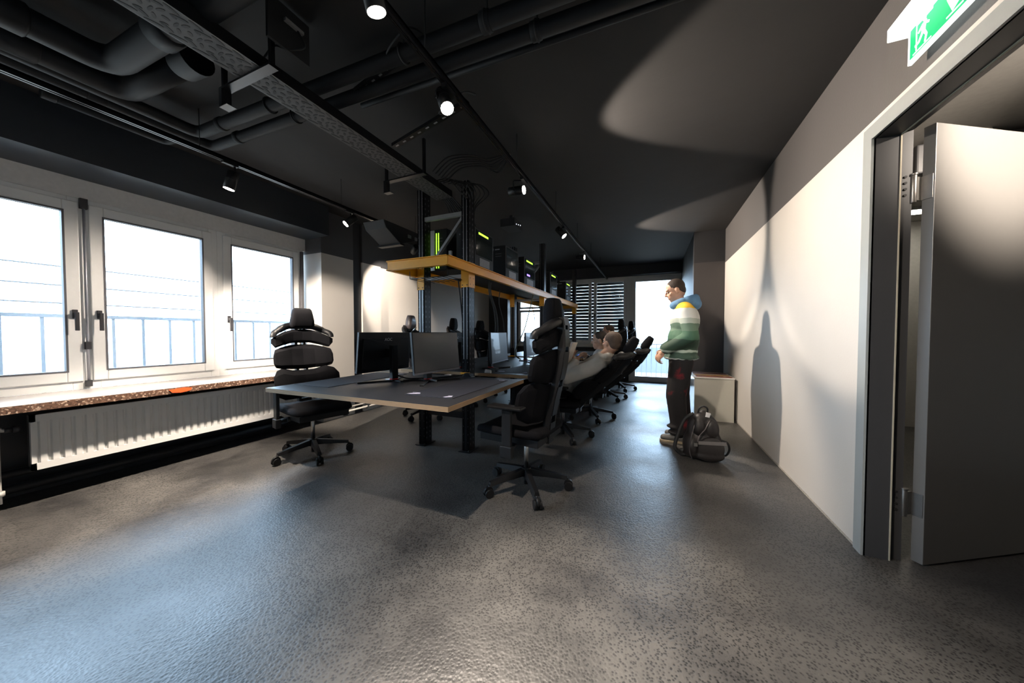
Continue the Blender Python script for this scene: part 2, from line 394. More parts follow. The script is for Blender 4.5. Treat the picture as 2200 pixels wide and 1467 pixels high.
for z in (.07, .13): G().tube([(0,2.85,z),(0,7.2,z)], .013).build('pipe', mat('white_pipe_enamel', (.55,.53,.50), .4), t)
for y in (3.0, 3.6, 4.2, 4.8): G().box((-.03,y,.04),(.015,y+.025,.16)).build('pipe_clip', M_steel, t)
radiator(4.9, 6.7, 'white panel radiator further along the left wall behind the desks', .15)
# orange sticker on the sill edge
g = G().poly([(0,-.07,.012),(0,.02,.020),(0,.075,.012),(0,.07,-.008),(0,.01,-.02),(0,-.05,-.012)], (.003,0,0)).build('orange_sticker', M_orange, None, loc=(-3.628, 1.43, .672))
tag(g, 'bright orange torn sticker on the front edge of the window sill', 'sticker')

# ================================================================== DOORWAY, DOOR, CORRIDOR
M_dfr = mat('grey_door_frame_enamel', (.29,.31,.305), .4, var=.03)
M_dark = mat('dark_grey_door_enamel', (.045,.045,.047), .42, var=.05)
g = G()
g.mat(0).box((XR-.012, D1-.05, 0), (XR+.005, D1+.02, DZ+.02)).box((XR-.012, D0+.05, DZ-.05), (XR+.005, D1-.05, DZ+.02)).box((XR-.012, D0-.02, 0), (XR+.005, D0+.05, DZ+.02))
g.mat(1).box((XR-.002, D1-.05, 0), (XR+.10, D1, DZ)).box((XR-.002, D0+.05, DZ-.05), (XR+.10, D1-.05, DZ)).box((XR-.002, D0, 0), (XR+.10, D0+.05, DZ))
g.box((XR+.101, D1-.03, 0), (XR+.15, D1+.02, DZ)).box((XR+.101, D0, DZ-.03), (XR+.15, D1-.031, DZ+.02))
g.mat(2).box((XR+.094, D1-.054, 0), (XR+.099, D1-.048, DZ-.05)).box((XR+.094, D0, DZ-.056), (XR+.099, D1-.05, DZ-.05))
door = st(g.build('door_2', [M_dfr, M_dark, mat('beige_door_seal', (.40,.36,.27), .6)]))
def door_holes():
    g = G()
    for z in (1.83, 1.86, 1.89, 1.92, .26, .29, .32, .35): g.tube([(XR+.125, D1-.034, z), (XR+.125, D1-.029, z)], .006, 10)
    return g.build('hinge_holes', M_matte, door)
door_holes()
a = math.atan2(.34, .56)
M_leaf = mat('grey_door_leaf_enamel', (.10,.097,.093), .38, var=.04)
leaf = thing('door_leaf', 'tall dark grey door leaf standing open into the corridor', 'door', (1.235, 2.245, 0), a)
G().box((0, 0, .01), (.93, .045, 2.15)).build('panel', M_leaf, leaf, bevel=.002)
G().box((.82, -.045, 1.02), (.84, 0, 1.04)).box((.72, -.055, 1.02), (.84, -.04, 1.04)).build('door_handle', M_steel, leaf)
for z in (1.84, .28):
    h = G().tube([(-.035,.055,z-.05),(-.035,.055,z+.085)], .012, 16).tube([(-.035,.055,z+.083),(-.035,.055,z+.092)], .015, 16)
    h.box((-.04, .046, z-.04), (.0, .060, z+.075)).box((-.003,.005,z-.04),(0,.055,z+.075)).build('hinge', mat('dull_nickel', (.20,.19,.18), .38, .9), leaf, bevel=.001)
# corridor beyond the doorway
M_cor = mat('corridor_paint', (.42,.41,.38), .6)
st(G().box((XR+.13, 5.6, 0), (3.7, 5.7, 2.5)).build('wall_corridor_end', M_cor))
st(G().box((3.6, -.6, 0), (3.7, 5.7, 2.5)).build('wall_corridor_side', M_cor))
st(G().box((XR+.13, -.7, 0), (3.7, -.6, 2.5)).build('wall_corridor_near', M_cor))
st(G().box((XR+.13, -.7, 2.5), (3.7, 5.7, 2.6)).build('ceiling_corridor', mat('corridor_ceiling_paint', (.30,.29,.27), .7)))
t = thing('ceiling_lamp', 'white glowing panel lamp on the corridor ceiling seen through the door gap', 'lamp', (2.75, 5.05, 2.5))
G().box((-.25,-.10,-.03),(.25,.10,0)).build('housing', M_dfr, t)
G().box((-.23,-.08,-.035),(.23,.08,-.03)).build('diffuser', mat('lamp_diffuser', (1,1,1), .5, emit=(1,.93,.8), estr=25), t)
t = thing('ceiling_duct', 'dark ventilation duct hanging under the corridor ceiling', 'duct', (2.6, 3.4, 2.37))
G().box((-.9,-.14,-.1),(.9,.14,.1)).build('duct', M_dark, t, bevel=.01)
G().box((-.6,-.16,-.11),(-.56,.16,.13)).build('strap', M_steel, t); G().box((.4,-.16,-.11),(.44,.16,.13)).build('strap', M_steel, t)

t = thing('added_corridor_spotlight', 'small unseen spotlight added in the corridor to brighten the open door leaf', 'spotlight', (2.15, 1.45, 2.42))  # added lamp, out of view, brightens the upper part of the leaf
cdir = (Vector((1.62,2.48,2.16))-Vector((2.15,1.45,2.42))).normalized(); cq = cdir.to_track_quat('-Z','Y')
G().tube([cdir*-.10, cdir*0], .04, 20).tube([(0,0,.0),(0,0,.08)], .012).build('housing', M_handle, t)
G().tube([cdir*.0005, cdir*.004], .034, 20).build('lens', M_lens, t)
l = bpy.data.lights.new('spot_bulb', 'SPOT'); l.energy = 800; l.color = WARM; l.spot_size = 1.05; l.spot_blend = .9; l.shadow_soft_size = .03
o = bpy.data.objects.new('bulb', l); COL.objects.link(o); o.parent = t; o.location = cdir*.012; o.rotation_euler = cq.to_euler()
# exit sign above the door
t = thing('exit_sign', 'glowing green and white escape route sign hanging above the doorway', 'sign', (XR-.05, 1.78, 2.36))
M_sw = mat('sign_white_acrylic', (.9,.95,.93), .4, emit=(.9,1,.97), estr=1.2)
M_sg = mat('sign_green_acrylic', (.0,.32,.10), .4, emit=(.0,.42,.15), estr=.9)
G().box((-.055,-.16,.03),(.045,.175,.085)).build('housing', M_sw, t, bevel=.004)
G().box((.0,-.15,-.10),(.012,.15,.035)).build('panel', M_sw, t)
g = G(); x0 = -.002
# green fields (far half: running person through a door; near half: arrow)
g.box((x0,-.135,-.085),(0,.135,.03)); fld = g.build('green_field', M_sg, t)
g = G(); xx = -.0035
def fp(pts): g.poly([(xx, y, z) for y, z in pts], (.0012,0,0))
fp([(-.115,.03),(-.085,.03),(-.075,-.02),(-.05,-.012),(-.075,-.07),(-.125,-.045),(-.1,-.035)])      # arrow pointing down
fp([(-.12,-.078),(-.05,-.078),(-.05,-.073),(-.12,-.073)])
fp([(.015,.03),(.10,.03),(.10,-.075),(.095,-.075),(.095,.02),(.015,.02)])
g.ell((xx, .055, .018), (.001,.010,.010))
fp([(.045,.008),(.068,.004),(.072,-.028),(.052,-.026)])           # torso
fp([(.068,.004),(.090,-.012),(.086,-.018),(.066,-.008)])          # arm
fp([(.048,.004),(.030,-.010),(.034,-.016),(.052,-.006)])
fp([(.070,-.026),(.088,-.048),(.105,-.05),(.105,-.058),(.082,-.056),(.060,-.032)])
fp([(.053,-.024),(.040,-.050),(.048,-.075),(.056,-.073),(.050,-.05),(.064,-.03)])
fp([(.02,-.078),(.115,-.078),(.115,-.082),(.02,-.082)])
g.build('pictogram', M_sw, t)

# white cabinet by the right wall
M_cab = mat('cream_cabinet_board', (.42,.41,.36), .5, var=.03)
t = thing('low_cabinet', 'low cream cabinet with glossy red-brown top against the right wall', 'cabinet', (.53, 4.95, 0))
G().box((.0,0,.0),(.45,.018,.555)).build('side_panel', M_cab, t, bevel=.002)
G().box((.02,.018,.03),(.45,.60,.545)).build('carcass', mat('white_cabinet_gloss', (.62,.63,.64), .2), t)
G().box((0,.018,.01),(.02,.60,.55)).build('glass_door', mat('blue_white_glass_front', (.55,.62,.70), .08), t)
g = G().mat(0).box((-.01,-.005,.555),(.455,.61,.572)); g.mat(1).box((.02,.03,.572),(.44,.16,.574)); g.mat(2).box((.02,.2,.572),(.44,.32,.574)).mat(1).box((.02,.4,.572),(.44,.55,.574))
g.build('top_panel', [mat('pale_edge_board', (.6,.58,.55), .3), mat('red_brown_gloss', (.24,.07,.04), .25), mat('ochre_gloss', (.42,.22,.06), .25)], t)

# ================================================================== CEILING SERVICES
def pipe_thing(label, pts, r, sockets=(), loc=None, name='ceiling_pipe', flare=None):
    p0 = Vector(loc or pts[0]); t = thing(name, label, 'pipe', p0)
    P = [Vector(p)-p0 for p in pts]
    # round the corners
    Q = [P[0]]
    for i in range(1, len(P)-1):
        a = (P[i-1]-P[i]).normalized(); b = (P[i+1]-P[i]).normalized(); k = r*1.8
        A = P[i]+a*k; B = P[i]+b*k
        for j in range(7):
            s = j/6; Q.append((1-s)**2*A+2*s*(1-s)*P[i]+s*s*B)
    Q.append(P[-1])
    G().tube(Q, r, 20).build('pipe', M_pipe, t)
    for s, e in sockets:
        s = Vector(s)-p0; e = Vector(e)-p0; G().tube([s, s.lerp(e,.08), s.lerp(e,.92), e], [r*1.02, r*1.16, r*1.16, r*1.02], 20).build('socket', M_pipe, t)
    if flare:
        s = Vector(flare[0])-p0; e = Vector(flare[1])-p0
        G().tube([s, s.lerp(e,.2), e], [r*1.02, r*1.3, r*1.34], 22, cap=False).build('open_socket', M_pipe, t)
    return t
pipe_thing('thick black drain pipe turning sideways under the ceiling, nearest one', [(-2.62,-1.5,2.56),(-2.62,.80,2.56),(.9,.86,2.56)], .062,
    [((-2.62,.42,2.56),(-2.62,.54,2.56)),((-2.16,.808,2.56),(-2.05,.81,2.56))])
pipe_thing('thick black drain pipe ending in an open flared socket', [(-2.86,-1.5,2.57),(-2.86,.93,2.57),(-2.28,.95,2.57)], .058,
    [((-2.86,.5,2.57),(-2.86,.62,2.57))], flare=((-2.32,.948,2.57),(-2.17,.955,2.57)))
pipe_thing('slim black ceiling pipe turning off beside the cable tray, nearer bend', [(-3.04,-1.5,2.60),(-3.04,1.335,2.60),(.95,1.44,2.60)], .038,
    [((-3.04,.30,2.60),(-3.04,.36,2.60)),((-2.78,1.342,2.60),(-2.74,1.343,2.60)),((-.75,1.395,2.6),(-.70,1.397,2.6))])
pipe_thing('slim black ceiling pipe turning off beside the cable tray, farther bend', [(-3.16,-1.5,2.60),(-3.16,1.475,2.60),(.95,1.56,2.60)], .036,
    [((-3.16,.85,2.60),(-3.16,.93,2.60)),((-2.85,1.48,2.60),(-2.81,1.48,2.60)),((-.55,1.53,2.6),(-.50,1.53,2.6))])
pipe_thing('thin black conduit crossing the ceiling beyond the pipes', [(-1.75,1.62,2.63),(.95,1.67,2.63)], .016)
pipe_thing('black side pipe with a tee branch near the window soffit', [(-3.40,.75,2.60),(-3.40,1.30,2.60),(-3.18,1.31,2.60)], .026, [((-3.40,.74,2.6),(-3.40,.80,2.6))])
def clamp(x, y, z, r, label):
    t = thing('pipe_clamp', label, 'clamp', (x, y, z), 0, 'pipe clamps under the ceiling')
    g = G().tube([(.0,math.cos(k*PI/8)*(r+.006),math.sin(k*PI/8)*(r+.006)) for k in range(17)], .005, 6).build('ring', M_matte, t)
    G().tube([(0,0,r),(0,0,H-z)], .004, 6).build('threaded_rod', M_matte, t)
for x, y, z, r, lb in ((-2.25,1.356,2.6,.038,'thin ring clamp on the nearer slim pipe, window side of the cable tray'),(-2.2,1.49,2.6,.036,'thin ring clamp on the farther slim pipe, window side of the cable tray'),
    (-.72,1.396,2.6,.038,'ring clamp on the nearer slim pipe right of the middle light track'),(-.52,1.53,2.6,.036,'ring clamp on the farther slim pipe right of the middle light track'),(-1.2,1.384,2.6,.038,'ring clamp on the nearer slim pipe left of the middle light track')):
    clamp(x, y, z, r, lb)

# cable tray over the desks
M_tray = mat('tray_metal', (.055,.053,.053), .6, .1, spec=.3)
t = thing('cable_tray', 'long perforated cable tray running under the ceiling towards the rack', 'cable tray', (-1.86, .2, 2.45))
tx0, tx1 = -.085, .085; L = 2.50
g = G().mat(0).box((tx0,-1.2,0),(tx1,L,.002))
g.mat(1); y = -1.15
def slot(cx, cy, lx, ly, ang=0):
    M = Matrix.Translation((cx,cy,0)) @ Matrix.Rotation(ang,4,'Z'); pts = []
    for k in range(12):
        q = 2*PI*k/12; pts.append(M @ Vector((math.cos(q)*lx/2, math.sin(q)*ly/2, -.0012)))
    g.poly(pts, (0,0,.0013))
i = 0
while y < L-.06:
    for s in (-1, 1):
        slot(s*.070, y+.02, .012, .058, s*.25); slot(s*.050, y+.052, .014, .056, -s*.35); slot(s*.028, y+.004, .034, .014, s*.5)
        slot(s*.036, y+.040, .012, .024, s*.4)
    slot(0, y+.03, .016, .028, .1 if i % 2 else .8); slot(.0, y+.062, .036, .012)
    y += .078; i += 1
g.build('perforated_bottom', [M_tray, M_matte], t)
G().box((tx0-.004,-1.2,0),(tx0,L,.06)).box((tx1,-1.2,0),(tx1+.004,L,.06)).build('side_rails', M_blackmetal, t)
for y in (.82, 1.98):
    g = G().box((-.26,y,-.012),(.16,y+.045,-.002)).box((-.26,y,-.10),(-.235,y+.045,-.012)).box((-.26,y,-.104),(-.19,y+.045,-.10)).box((.14,y+.01,-.01),(.16,y+.03,.27))
    g.box((-.255,y+.01,-.01),(-.235,y+.03,.27)).build('support_bracket', M_blackmetal, t)
g = G()
for k in range(7):
    x = -.06+.02*k; g.tube(smooth_path([(x,-1.2,.012+.01*(k % 3)),(x+.01*random.uniform(-1,1),0,.02),(x,1.0,.02+.01*(k%2)),(x+.01*random.uniform(-1,1),2.4,.02),(x+.02,2.55,.0),(x+.06*(k-3)/3+.1,2.62+.02*k,-.10-.02*k)]), .006, 8)
g.build('cable_bundle', M_matte, t)
tag_c = G()
for k in range(8):
    a0 = Vector((-1.80+.03*k, 2.45+.03*k, 2.50)); tag_c.tube(smooth_path([a0, a0+Vector((.07,.12,.06)), a0+Vector((.16,.14,-.04)), (-1.64, 2.78+.02*k, 2.40), (-1.72+.01*k, 2.9, 2.20)]), .006, 8)
for k in range(6):
    a0 = Vector((-1.70, 2.30+.04*k, 2.50)); tag_c.tube(smooth_path([a0, a0+Vector((.14,.02,.10)), a0+Vector((.32,.10,.12)), (-1.30, 2.5+.05*k, 2.62), (-1.12, 2.6, 2.68)]), .006, 8)
o = tag_c.build('cable_tangle', M_matte); tag(o, 'tangle of black cables looping between cable tray and the first rack posts', 'cables')
# patch panel above tray
t = thing('junction_plate', 'black square mounting plate with a loose cable on the ceiling', 'plate', (-1.62, 1.08, 2.62))
G().box((-.03,-.10,-.10),(-.015,.10,.10)).build('plate', M_matte, t)
G().box((-.012,-.03,.02),(.004,.06,.035)).build('connector', M_grayrail, t)
G().tube(smooth_path([(0,.03,.015),(.02,.05,-.05),(-.02,.0,-.09),(-.1,-.02,-.06),(-.2,-.02,-.1)]), .005, 8).build('lead', M_matte, t)
# slotted strut brackets
for k, (p, q, lb) in enumerate((((-1.70,1.85,2.48),(-1.02,1.72,2.52),'black slotted strut from the cable tray to the middle light track'),
                                ((-1.72,1.50,2.60),(-1.15,1.42,2.66),'short black slotted strut hanging above the cable tray'))):
    t = thing('slotted_strut', lb, 'strut', p); d = Vector(q)-Vector(p)
    g = G().mat(0).bar((0,0,0), d, .04, .022).mat(1)
    for j in range(9):
        c = d*((j+.5)/9); g.bar(c-d*.02+Vector((0,0,-.0115)), c+d*.02+Vector((0,0,-.0115)), .010, .002)
    g.build('strut', [M_blackmetal, M_grayrail], t)
    G().tube(smooth_path([d*.75, d*.75+Vector((.02,-.10,-.05)), d*.9+Vector((.1,-.13,-.03)), d+Vector((.06,-.01,.02))]), .005, 8).build('loop_cable', M_matte, t)

# light tracks and spotlights
def track(x, y0, y1, z, label):
    t = thing('light_track', label, 'light track', (x, y0, z))
    L = y1-y0
    G().box((-.017,0,-.012),(-.006,L,.02)).box((.006,0,-.012),(.017,L,.02)).box((-.017,0,.008),(.017,L,.02)).build('rail', M_blackmetal, t)
    G().box((-.0055,0,-.006),(-.0035,L,.0)).box((.0035,0,-.006),(.0055,L,.0)).build('conductor', M_steel, t)
    y = .6
    while y < L:
        G().tube([(0,y,.02),(0,y,H-z)], .003, 6).build('hanger_rod', M_matte, t); y += 1.15
    return t
TZ = 2.455
track(-1.0, -1.6, 8.2, TZ, 'long black light track along the middle of the ceiling')
track(-2.95, -1.6, 6.5, TZ-.01, 'long black light track along the window side of the ceiling')
def spotlight(pos, aim, label, tx, power=SPOT_W, ang=52, blend=.55):
    pos = Vector(pos); d = (Vector(aim)-pos).normalized()
    t = thing('track_spotlight', label, 'spotlight', pos, 0, None)
    R = d.to_track_quat('-Z', 'Y').to_matrix().to_4x4()
    g = G()
    def T(z): return R @ Vector((0,0,z))
    g.tube([T(.135), T(.130), T(.0), T(.0)], [.030, .037, .037, .034], 24)
    g.build('housing', M_plastic, t)
    G().tube([T(.074), T(.070)], .0375, 24).build('seam_ring', M_matte, t)
    dk = G().tube([T(-.0005), T(-.0045)], .033, 24).build('lens', M_lens, t)
    c = T(.075); top = Vector((tx-pos.x, c.y, TZ-.012-pos.z))
    sd = R @ Vector((1,0,0)); sd.z = 0; sd = sd.normalized() if sd.length > .01 else Vector((1,0,0))
    g = G().bar(c+sd*.040, Vector((c.x+sd.x*.040, c.y+sd.y*.040, top.z-.02)), .014, .006, up=(1,.01,0))
    g.bar(Vector((c.x+sd.x*.042, c.y+sd.y*.042, top.z-.02)), top+Vector((0,0,-.015)), .014, .010)
    g.box((top.x-.014, top.y-.05, top.z-.022), (top.x+.014, top.y+.05, top.z)).tube([c+sd*.036, c+sd*.046], .009, 10)
    g.build('bracket', M_plastic, t)
    l = bpy.data.lights.new('spot_bulb', 'SPOT'); l.energy = power; l.color = WARM; l.spot_size = math.radians(ang); l.spot_blend = blend; l.shadow_soft_size = .03
    o = bpy.data.objects.new('bulb', l); COL.objects.link(o); o.parent = t; o.location = T(-.012)
    o.rotation_euler = d.to_track_quat('-Z', 'Y').to_euler()
    return t
spotlight((-1.0,1.48,2.33), (.15,.80,.0), 'glaring track spotlight near the cable tray pointed towards the camera', -1.0, SPOT_W*1.65, 66, .8)
spotlight((-1.0,2.60,2.35), (1.02,2.50,2.22), 'black spotlight aimed level at the right wall, nearest on the middle track', -1.0, SPOT_W*1.0, 72, .2)
spotlight((-1.0,3.98,2.34), (.55,4.0,.6), 'black spotlight tilted down towards the standing person', -1.0, SPOT_W*.95, 60)
spotlight((-1.0,5.30,2.36), (1.02,5.15,2.2), 'black spotlight aimed level at the right wall, farthest on the middle track', -1.0, SPOT_W*1.15, 62, .2)
spotlight((-.95,.95,2.34), (-.85,1.75,.0), 'spotlight on the middle track beside the desk end, near the camera', -1.0, SPOT_W*.6, 62, .3)
spotlight((-1.0,.10,2.35), (1.02,3.0,1.0), 'spotlight on the middle track pointed at the wall beside the doorway', -1.0, SPOT_W*1.0, 56, .8)
spotlight((-2.95,.30,2.25), (-3.9,3.2,.80), 'spotlight on the window track aimed at the pier beyond the windows', -2.95, 1150, 40, .5)
spotlight((-2.95,2.50,2.29), (-4.0,.75,.35), 'glaring spotlight on the window track pointed towards the camera', -2.95, SPOT_W*.8, 80, .7)
spotlight((-2.95,1.47,2.24), (-3.45,1.15,.0), 'black spotlight hanging almost straight down on the window track', -2.95, SPOT_W*1.5, 64)
spotlight((-2.95,3.55,2.23), (-3.95,4.15,1.70), 'dark spotlight on the window track aimed at the left wall behind the post', -2.95, SPOT_W*.5, 60, .35)

# projector-like unit under the window track
t = thing('ceiling_projector', 'dark ceiling unit with silver fittings hanging under the window track', 'projector', (-2.95, 3.0, 2.28))
G().poly([(-.02,-.26,.10),(-.02,-.22,.02),(-.02,.0,-.10),(-.02,.34,.02),(-.02,.42,.10)], (.30,0,0)).build('housing', M_matte, t, bevel=.006)
G().box((-.05,-.02,-.115),(.29,.05,-.095)).build('front_bar', M_pipe, t)
for y, s in ((.12,.05),(.24,.04),(.33,.03)): G().box((.275,y,.0),(.292,y+s,.035)).build('silver_fitting', M_steel, t)
G().tube([(0.1,.1,.1),(.05,.1,.165)], .012).build('mount', M_matte, t)

# ================================================================== RACK
rack = thing('pallet_rack', 'tall black and yellow shelving rack standing through the middle of the desks', 'rack', (-1.91, 2.78, 0))
def PX(x): return x+1.91
YP = (2.785, 5.17, 7.55)
def upright(x, y, side):
    g = G(); a = PX(x); b = y-2.78; w = .038; d = .055; Z = 2.60
    # C profile open toward the rack's inside
    g.mat(0).box((a-w,b-d,0),(a-w+.006,b+d,Z)).box((a+w-.006,b-d,0),(a+w,b+d,Z))
    g.box((a-w,b-d,0),(a-w+.024,b-d+.006,Z)).box((a+w-.024,b-d,0),(a+w,b-d+.006,Z)).box((a-w,b+d-.006,0),(a+w,b+d,Z))
    g.box((a-.024,b-d+.0,0),(a+.024,b-d+.006,Z))
    g.mat(1)
    z = .06
    while z < Z-.05:
        for yy in (-.028, .026):
            g.box((a+w-.0005,b+yy-.006,z),(a+w+.0006,b+yy+.006,z+.020)); g.box((a-w-.0006,b+yy-.006,z),(a-w+.0005,b+yy+.006,z+.020))
        z += .052
    z = .09
    while z < Z-.05:
        for xx in (-.026, .026): g.tube([(a+xx,b-d-.0006,z),(a+xx,b-d+.0005,z)], .0045, 8)
        z += .078
    g.mat(2)
    for xx in (-.020, .016): g.box((a+xx, b-d-.0008, .9), (a+xx+.005, b-d+.002, Z))  # pale strips imitate light glints on the front of the black post
    u = g.build('upright', [M_blackmetal, mat('punched_hole_grey', (.10,.10,.11), .5), mat('painted_edge_glint', (.62,.61,.60), .3, .8)], rack)
    p = G().box((a-.06,b-.09,0),(a+.06,b+.09,.006)).tube([(a+.045,b-.07,.006),(a+.045,b-.07,.02)], .008, 8).build('foot_plate', M_blackmetal, u)
for y in YP:
    upright(-2.17, y, -1); upright(-1.65, y, 1)
def beam(p, q, label=None, h=.085, w=.04, side=(1,0,0)):
    p = Vector(p); q = Vector(q); d = (q-p).normalized(); s = Vector(side)*.5
    g = G().bar(p, q, .006, h)
    g.bar(p+Vector((0,0,h/2-.003))-s*w*.0, q+Vector((0,0,h/2-.003)), w, .006).bar(p-Vector((0,0,h/2-.003)), q-Vector((0,0,h/2-.003)), w, .006)
    return g.build('beam', M_yellow, rack)
BZ = 1.765; y0 = 2.34-2.78; y1 = 7.62-2.78
beam((PX(-1.585), y0, BZ), (PX(-1.585), y1, BZ)); beam((PX(-2.235), y0, BZ), (PX(-2.235), y1, BZ))
beam((PX(-2.235), y0, BZ), (PX(-1.585), y0, BZ)); beam((PX(-2.235), y1, BZ), (PX(-1.585), y1, BZ))
G().box((PX(-2.22), 2.88-2.78, BZ+.035), (PX(-1.60), y1, BZ+.043)).build('shelf_board', M_matte, rack)
for y in YP:
    b = y-2.78
    for a, s in ((PX(-1.65), 1), (PX(-2.17), -1)):
        g = G().mat(0).box((a-.040,b-.062,1.59),(a+.040,b-.056,1.83)).box((a+s*.040-.003,b-.062,1.59),(a+s*.040+.003,b+.058,1.83))
        g.mat(1)
        for xx in (-.025,.025):
            for z in (1.61, 1.81): g.tube([(a+xx,b-.0635,z),(a+xx,b-.061,z)], .006, 8)
        for yy in (-.03,.03):
            for z in (1.62,1.68,1.74,1.80): g.tube([(a+s*.0425,b+yy,z),(a+s*.0435,b+yy,z)], .005, 8)
        g.build('beam_connector', [M_yellow, M_matte], rack)
    g = G().bar((PX(-2.13),b-.03,2.30),(PX(-1.69),b-.03,2.30),.03,.04).build('cross_brace', M_grayrail, rack)
    g = G().bar((PX(-2.08),b-.02,1.82),(PX(-1.69),b-.02,2.27),.025,.035,up=(0,1,0)).build('cross_brace', M_grayrail, rack)
    G().bar((PX(-2.13),b-.03,1.70),(PX(-1.69),b-.03,1.70),.03,.035).build('cross_brace', M_grayrail, rack)
    G().bar((PX(-2.13),b,.34),(PX(-1.69),b,.34),.03,.06).build('cross_brace', M_blackmetal, rack)
    G().bar((PX(-2.45),b-.06-.02,.690),(PX(-1.15),b-.06-.02,.690),.03,.052).build('desk_bearer', M_yellow, rack)
    G().box((PX(-1.70),b-.066,.755),(PX(-1.60),b-.058,.772)).box((PX(-2.22),b-.066,.755),(PX(-2.12),b-.058,.772)).build('desk_clip', M_yellow, rack)
for x in (-2.24,-1.58):
    G().bar((PX(x),1.7-2.78,.690),(PX(x),7.6-2.78,.690),.04,.05).build('desk_rail', M_blackmetal, rack)
# open grille hanging below the shelf front
g = G()
for k in range(8): g.tube([(PX(-2.1)+.06*k, -.30, 1.66),(PX(-2.1)+.06*k, .0, 1.66)], .003, 6)
g.tube([(PX(-2.1),-.30,1.66),(PX(-1.68),-.30,1.66)], .004, 6)
for x in (-2.1,-1.68): g.tube([(PX(x),-.30,1.66),(PX(x),-.30,1.73)], .003, 6)
g.build('wire_cable_basket', M_matte, rack)

# computers on the shelf
def pc(x, y, side, label, led='green', w=.21, l=.42, h=.40, extra=None, lab=True):
    t = thing('computer_tower', label, 'computer', (x, y, BZ+.043), 0, None)
    s = side                                      # side of the window panel (+1 = +x)
    G().box((-w/2,0,.012),(w/2,l,h)).build('case', M_matte, t, bevel=.006)
    G().box((s*(w/2+.001)-.002, .03, .13),(s*(w/2+.001)+.002, l-.03, h-.02)).build('side_window', M_tint, t)
    G().box((-w/2+.02,.02,0),(-w/2+.05,l-.02,.012)).box((w/2-.05,.02,0),(w/2-.02,l-.02,.012)).build('feet', M_plastic, t)
    if led:
        G().box((s*(w/2+.0035)-.001, .08, h-.055),(s*(w/2+.0035)+.001, l-.13, h-.035)).build('light_strip', M_led, t)
    if lab:
        G().box((s*(w/2+.0025)-.001, .10, .03),(s*(w/2+.0025)+.001, l-.10, .11)).build('paper_label', mat('grey_paper_label', (.22,.22,.23), .6), t)
    g = G().tube([(-w/2+.04,-.002,h-.06),(-w/2+.04,.002,h-.06)], .008, 12)
    for z in (h-.10,h-.13): g.box((-.03,-.002,z),(.05,.002,z+.006))
    g.build('front_controls', M_gasket, t)
    if extra == 'violet':
        G().box((s*(w/2+.0035)-.001, .10, .15),(s*(w/2+.0035)+.001, .22, .175)).build('violet_light', M_ledp, t)
        G().box((-w/2+.02,-.003,.22),(-w/2+.035,0,.27)).build('power_light', M_ledw, t)
        G().box((-w/2+.01,-.003,h-.05),(w/2-.10,0,h-.02)).build('front_badge', M_white, t)
    if extra == 'badge':
        G().box((-w/2+.02,-.003,h-.05),(-w/2+.05,0,h-.03)).box((-w/2+.07,-.003,h-.05),(-w/2+.13,0,h-.038)).build('front_badge', M_silver, t)
    return t
pc(-1.73, 2.87, 1, 'black computer tower with a green light strip, first behind the right post', 'green')
pc(-1.73, 3.62, 1, 'plain black computer tower without lights on the right shelf edge', None, extra='badge')
pc(-1.73, 4.25, 1, 'black computer tower with green strip, violet light and white front badge', 'green', l=.46, extra='violet')
pc(-1.73, 5.50, 1, 'black computer tower with a green strip just beyond the middle post', 'green', l=.46)
pc(-1.73, 6.62, 1, 'black computer tower with a short green strip, farthest on the shelf', 'green', l=.46, extra='badge')
t = pc(-2.09, 2.92, -1, 'computer tower with pale side panel and two upright green light bars', None, h=.44, lab=False)
G().box((-.115,-.012,.0),(-.045,-.004,.43)).build('pale_side_panel', mat('pale_aluminium', (.62,.60,.56), .35, .3), t)
G().box((-.028,-.006,.03),(-.020,-.002,.40)).build('light_strip', M_led, t); G().box((.0,-.006,.03),(.008,-.002,.40)).build('light_strip', M_led, t)
pc(-2.09, 3.7, -1, 'black computer tower on the window side of the shelf, second from the front', None)
pc(-2.09, 4.6, -1, 'black computer tower on the window side of the shelf, before the middle post', None)
o = G().box((-.016,-.012,-.03),(.016,.012,.03)).tube(smooth_path([(0,0,-.03),(.02,0,-.07),(.08,.01,-.09),(.14,.03,-.05)]), .005, 8).build('white_plug', M_white, None, bevel=.004, loc=(-1.90, 2.86, 1.96))
tag(o, 'white cable plug hanging beside the pale computer tower', 'plug')

# ceiling clutter above far shelf
t = thing('network_switch', 'small dark ceiling mounted box with tiny white lights above the rack', 'device', (-1.75, 4.1, 2.60))
G().box((-.10,-.14,-.05),(.10,.14,.05)).build('case', M_matte, t)
for k in range(3): G().tube([(.101,-.08+.07*k,-.02+.012*k),(.104,-.08+.07*k,-.02+.012*k)], .006, 8).build('indicator_light', M_ledw, t)
G().box((-.02,-.02,.05),(.02,.02,H-2.60)).build('mount', M_matte, t)

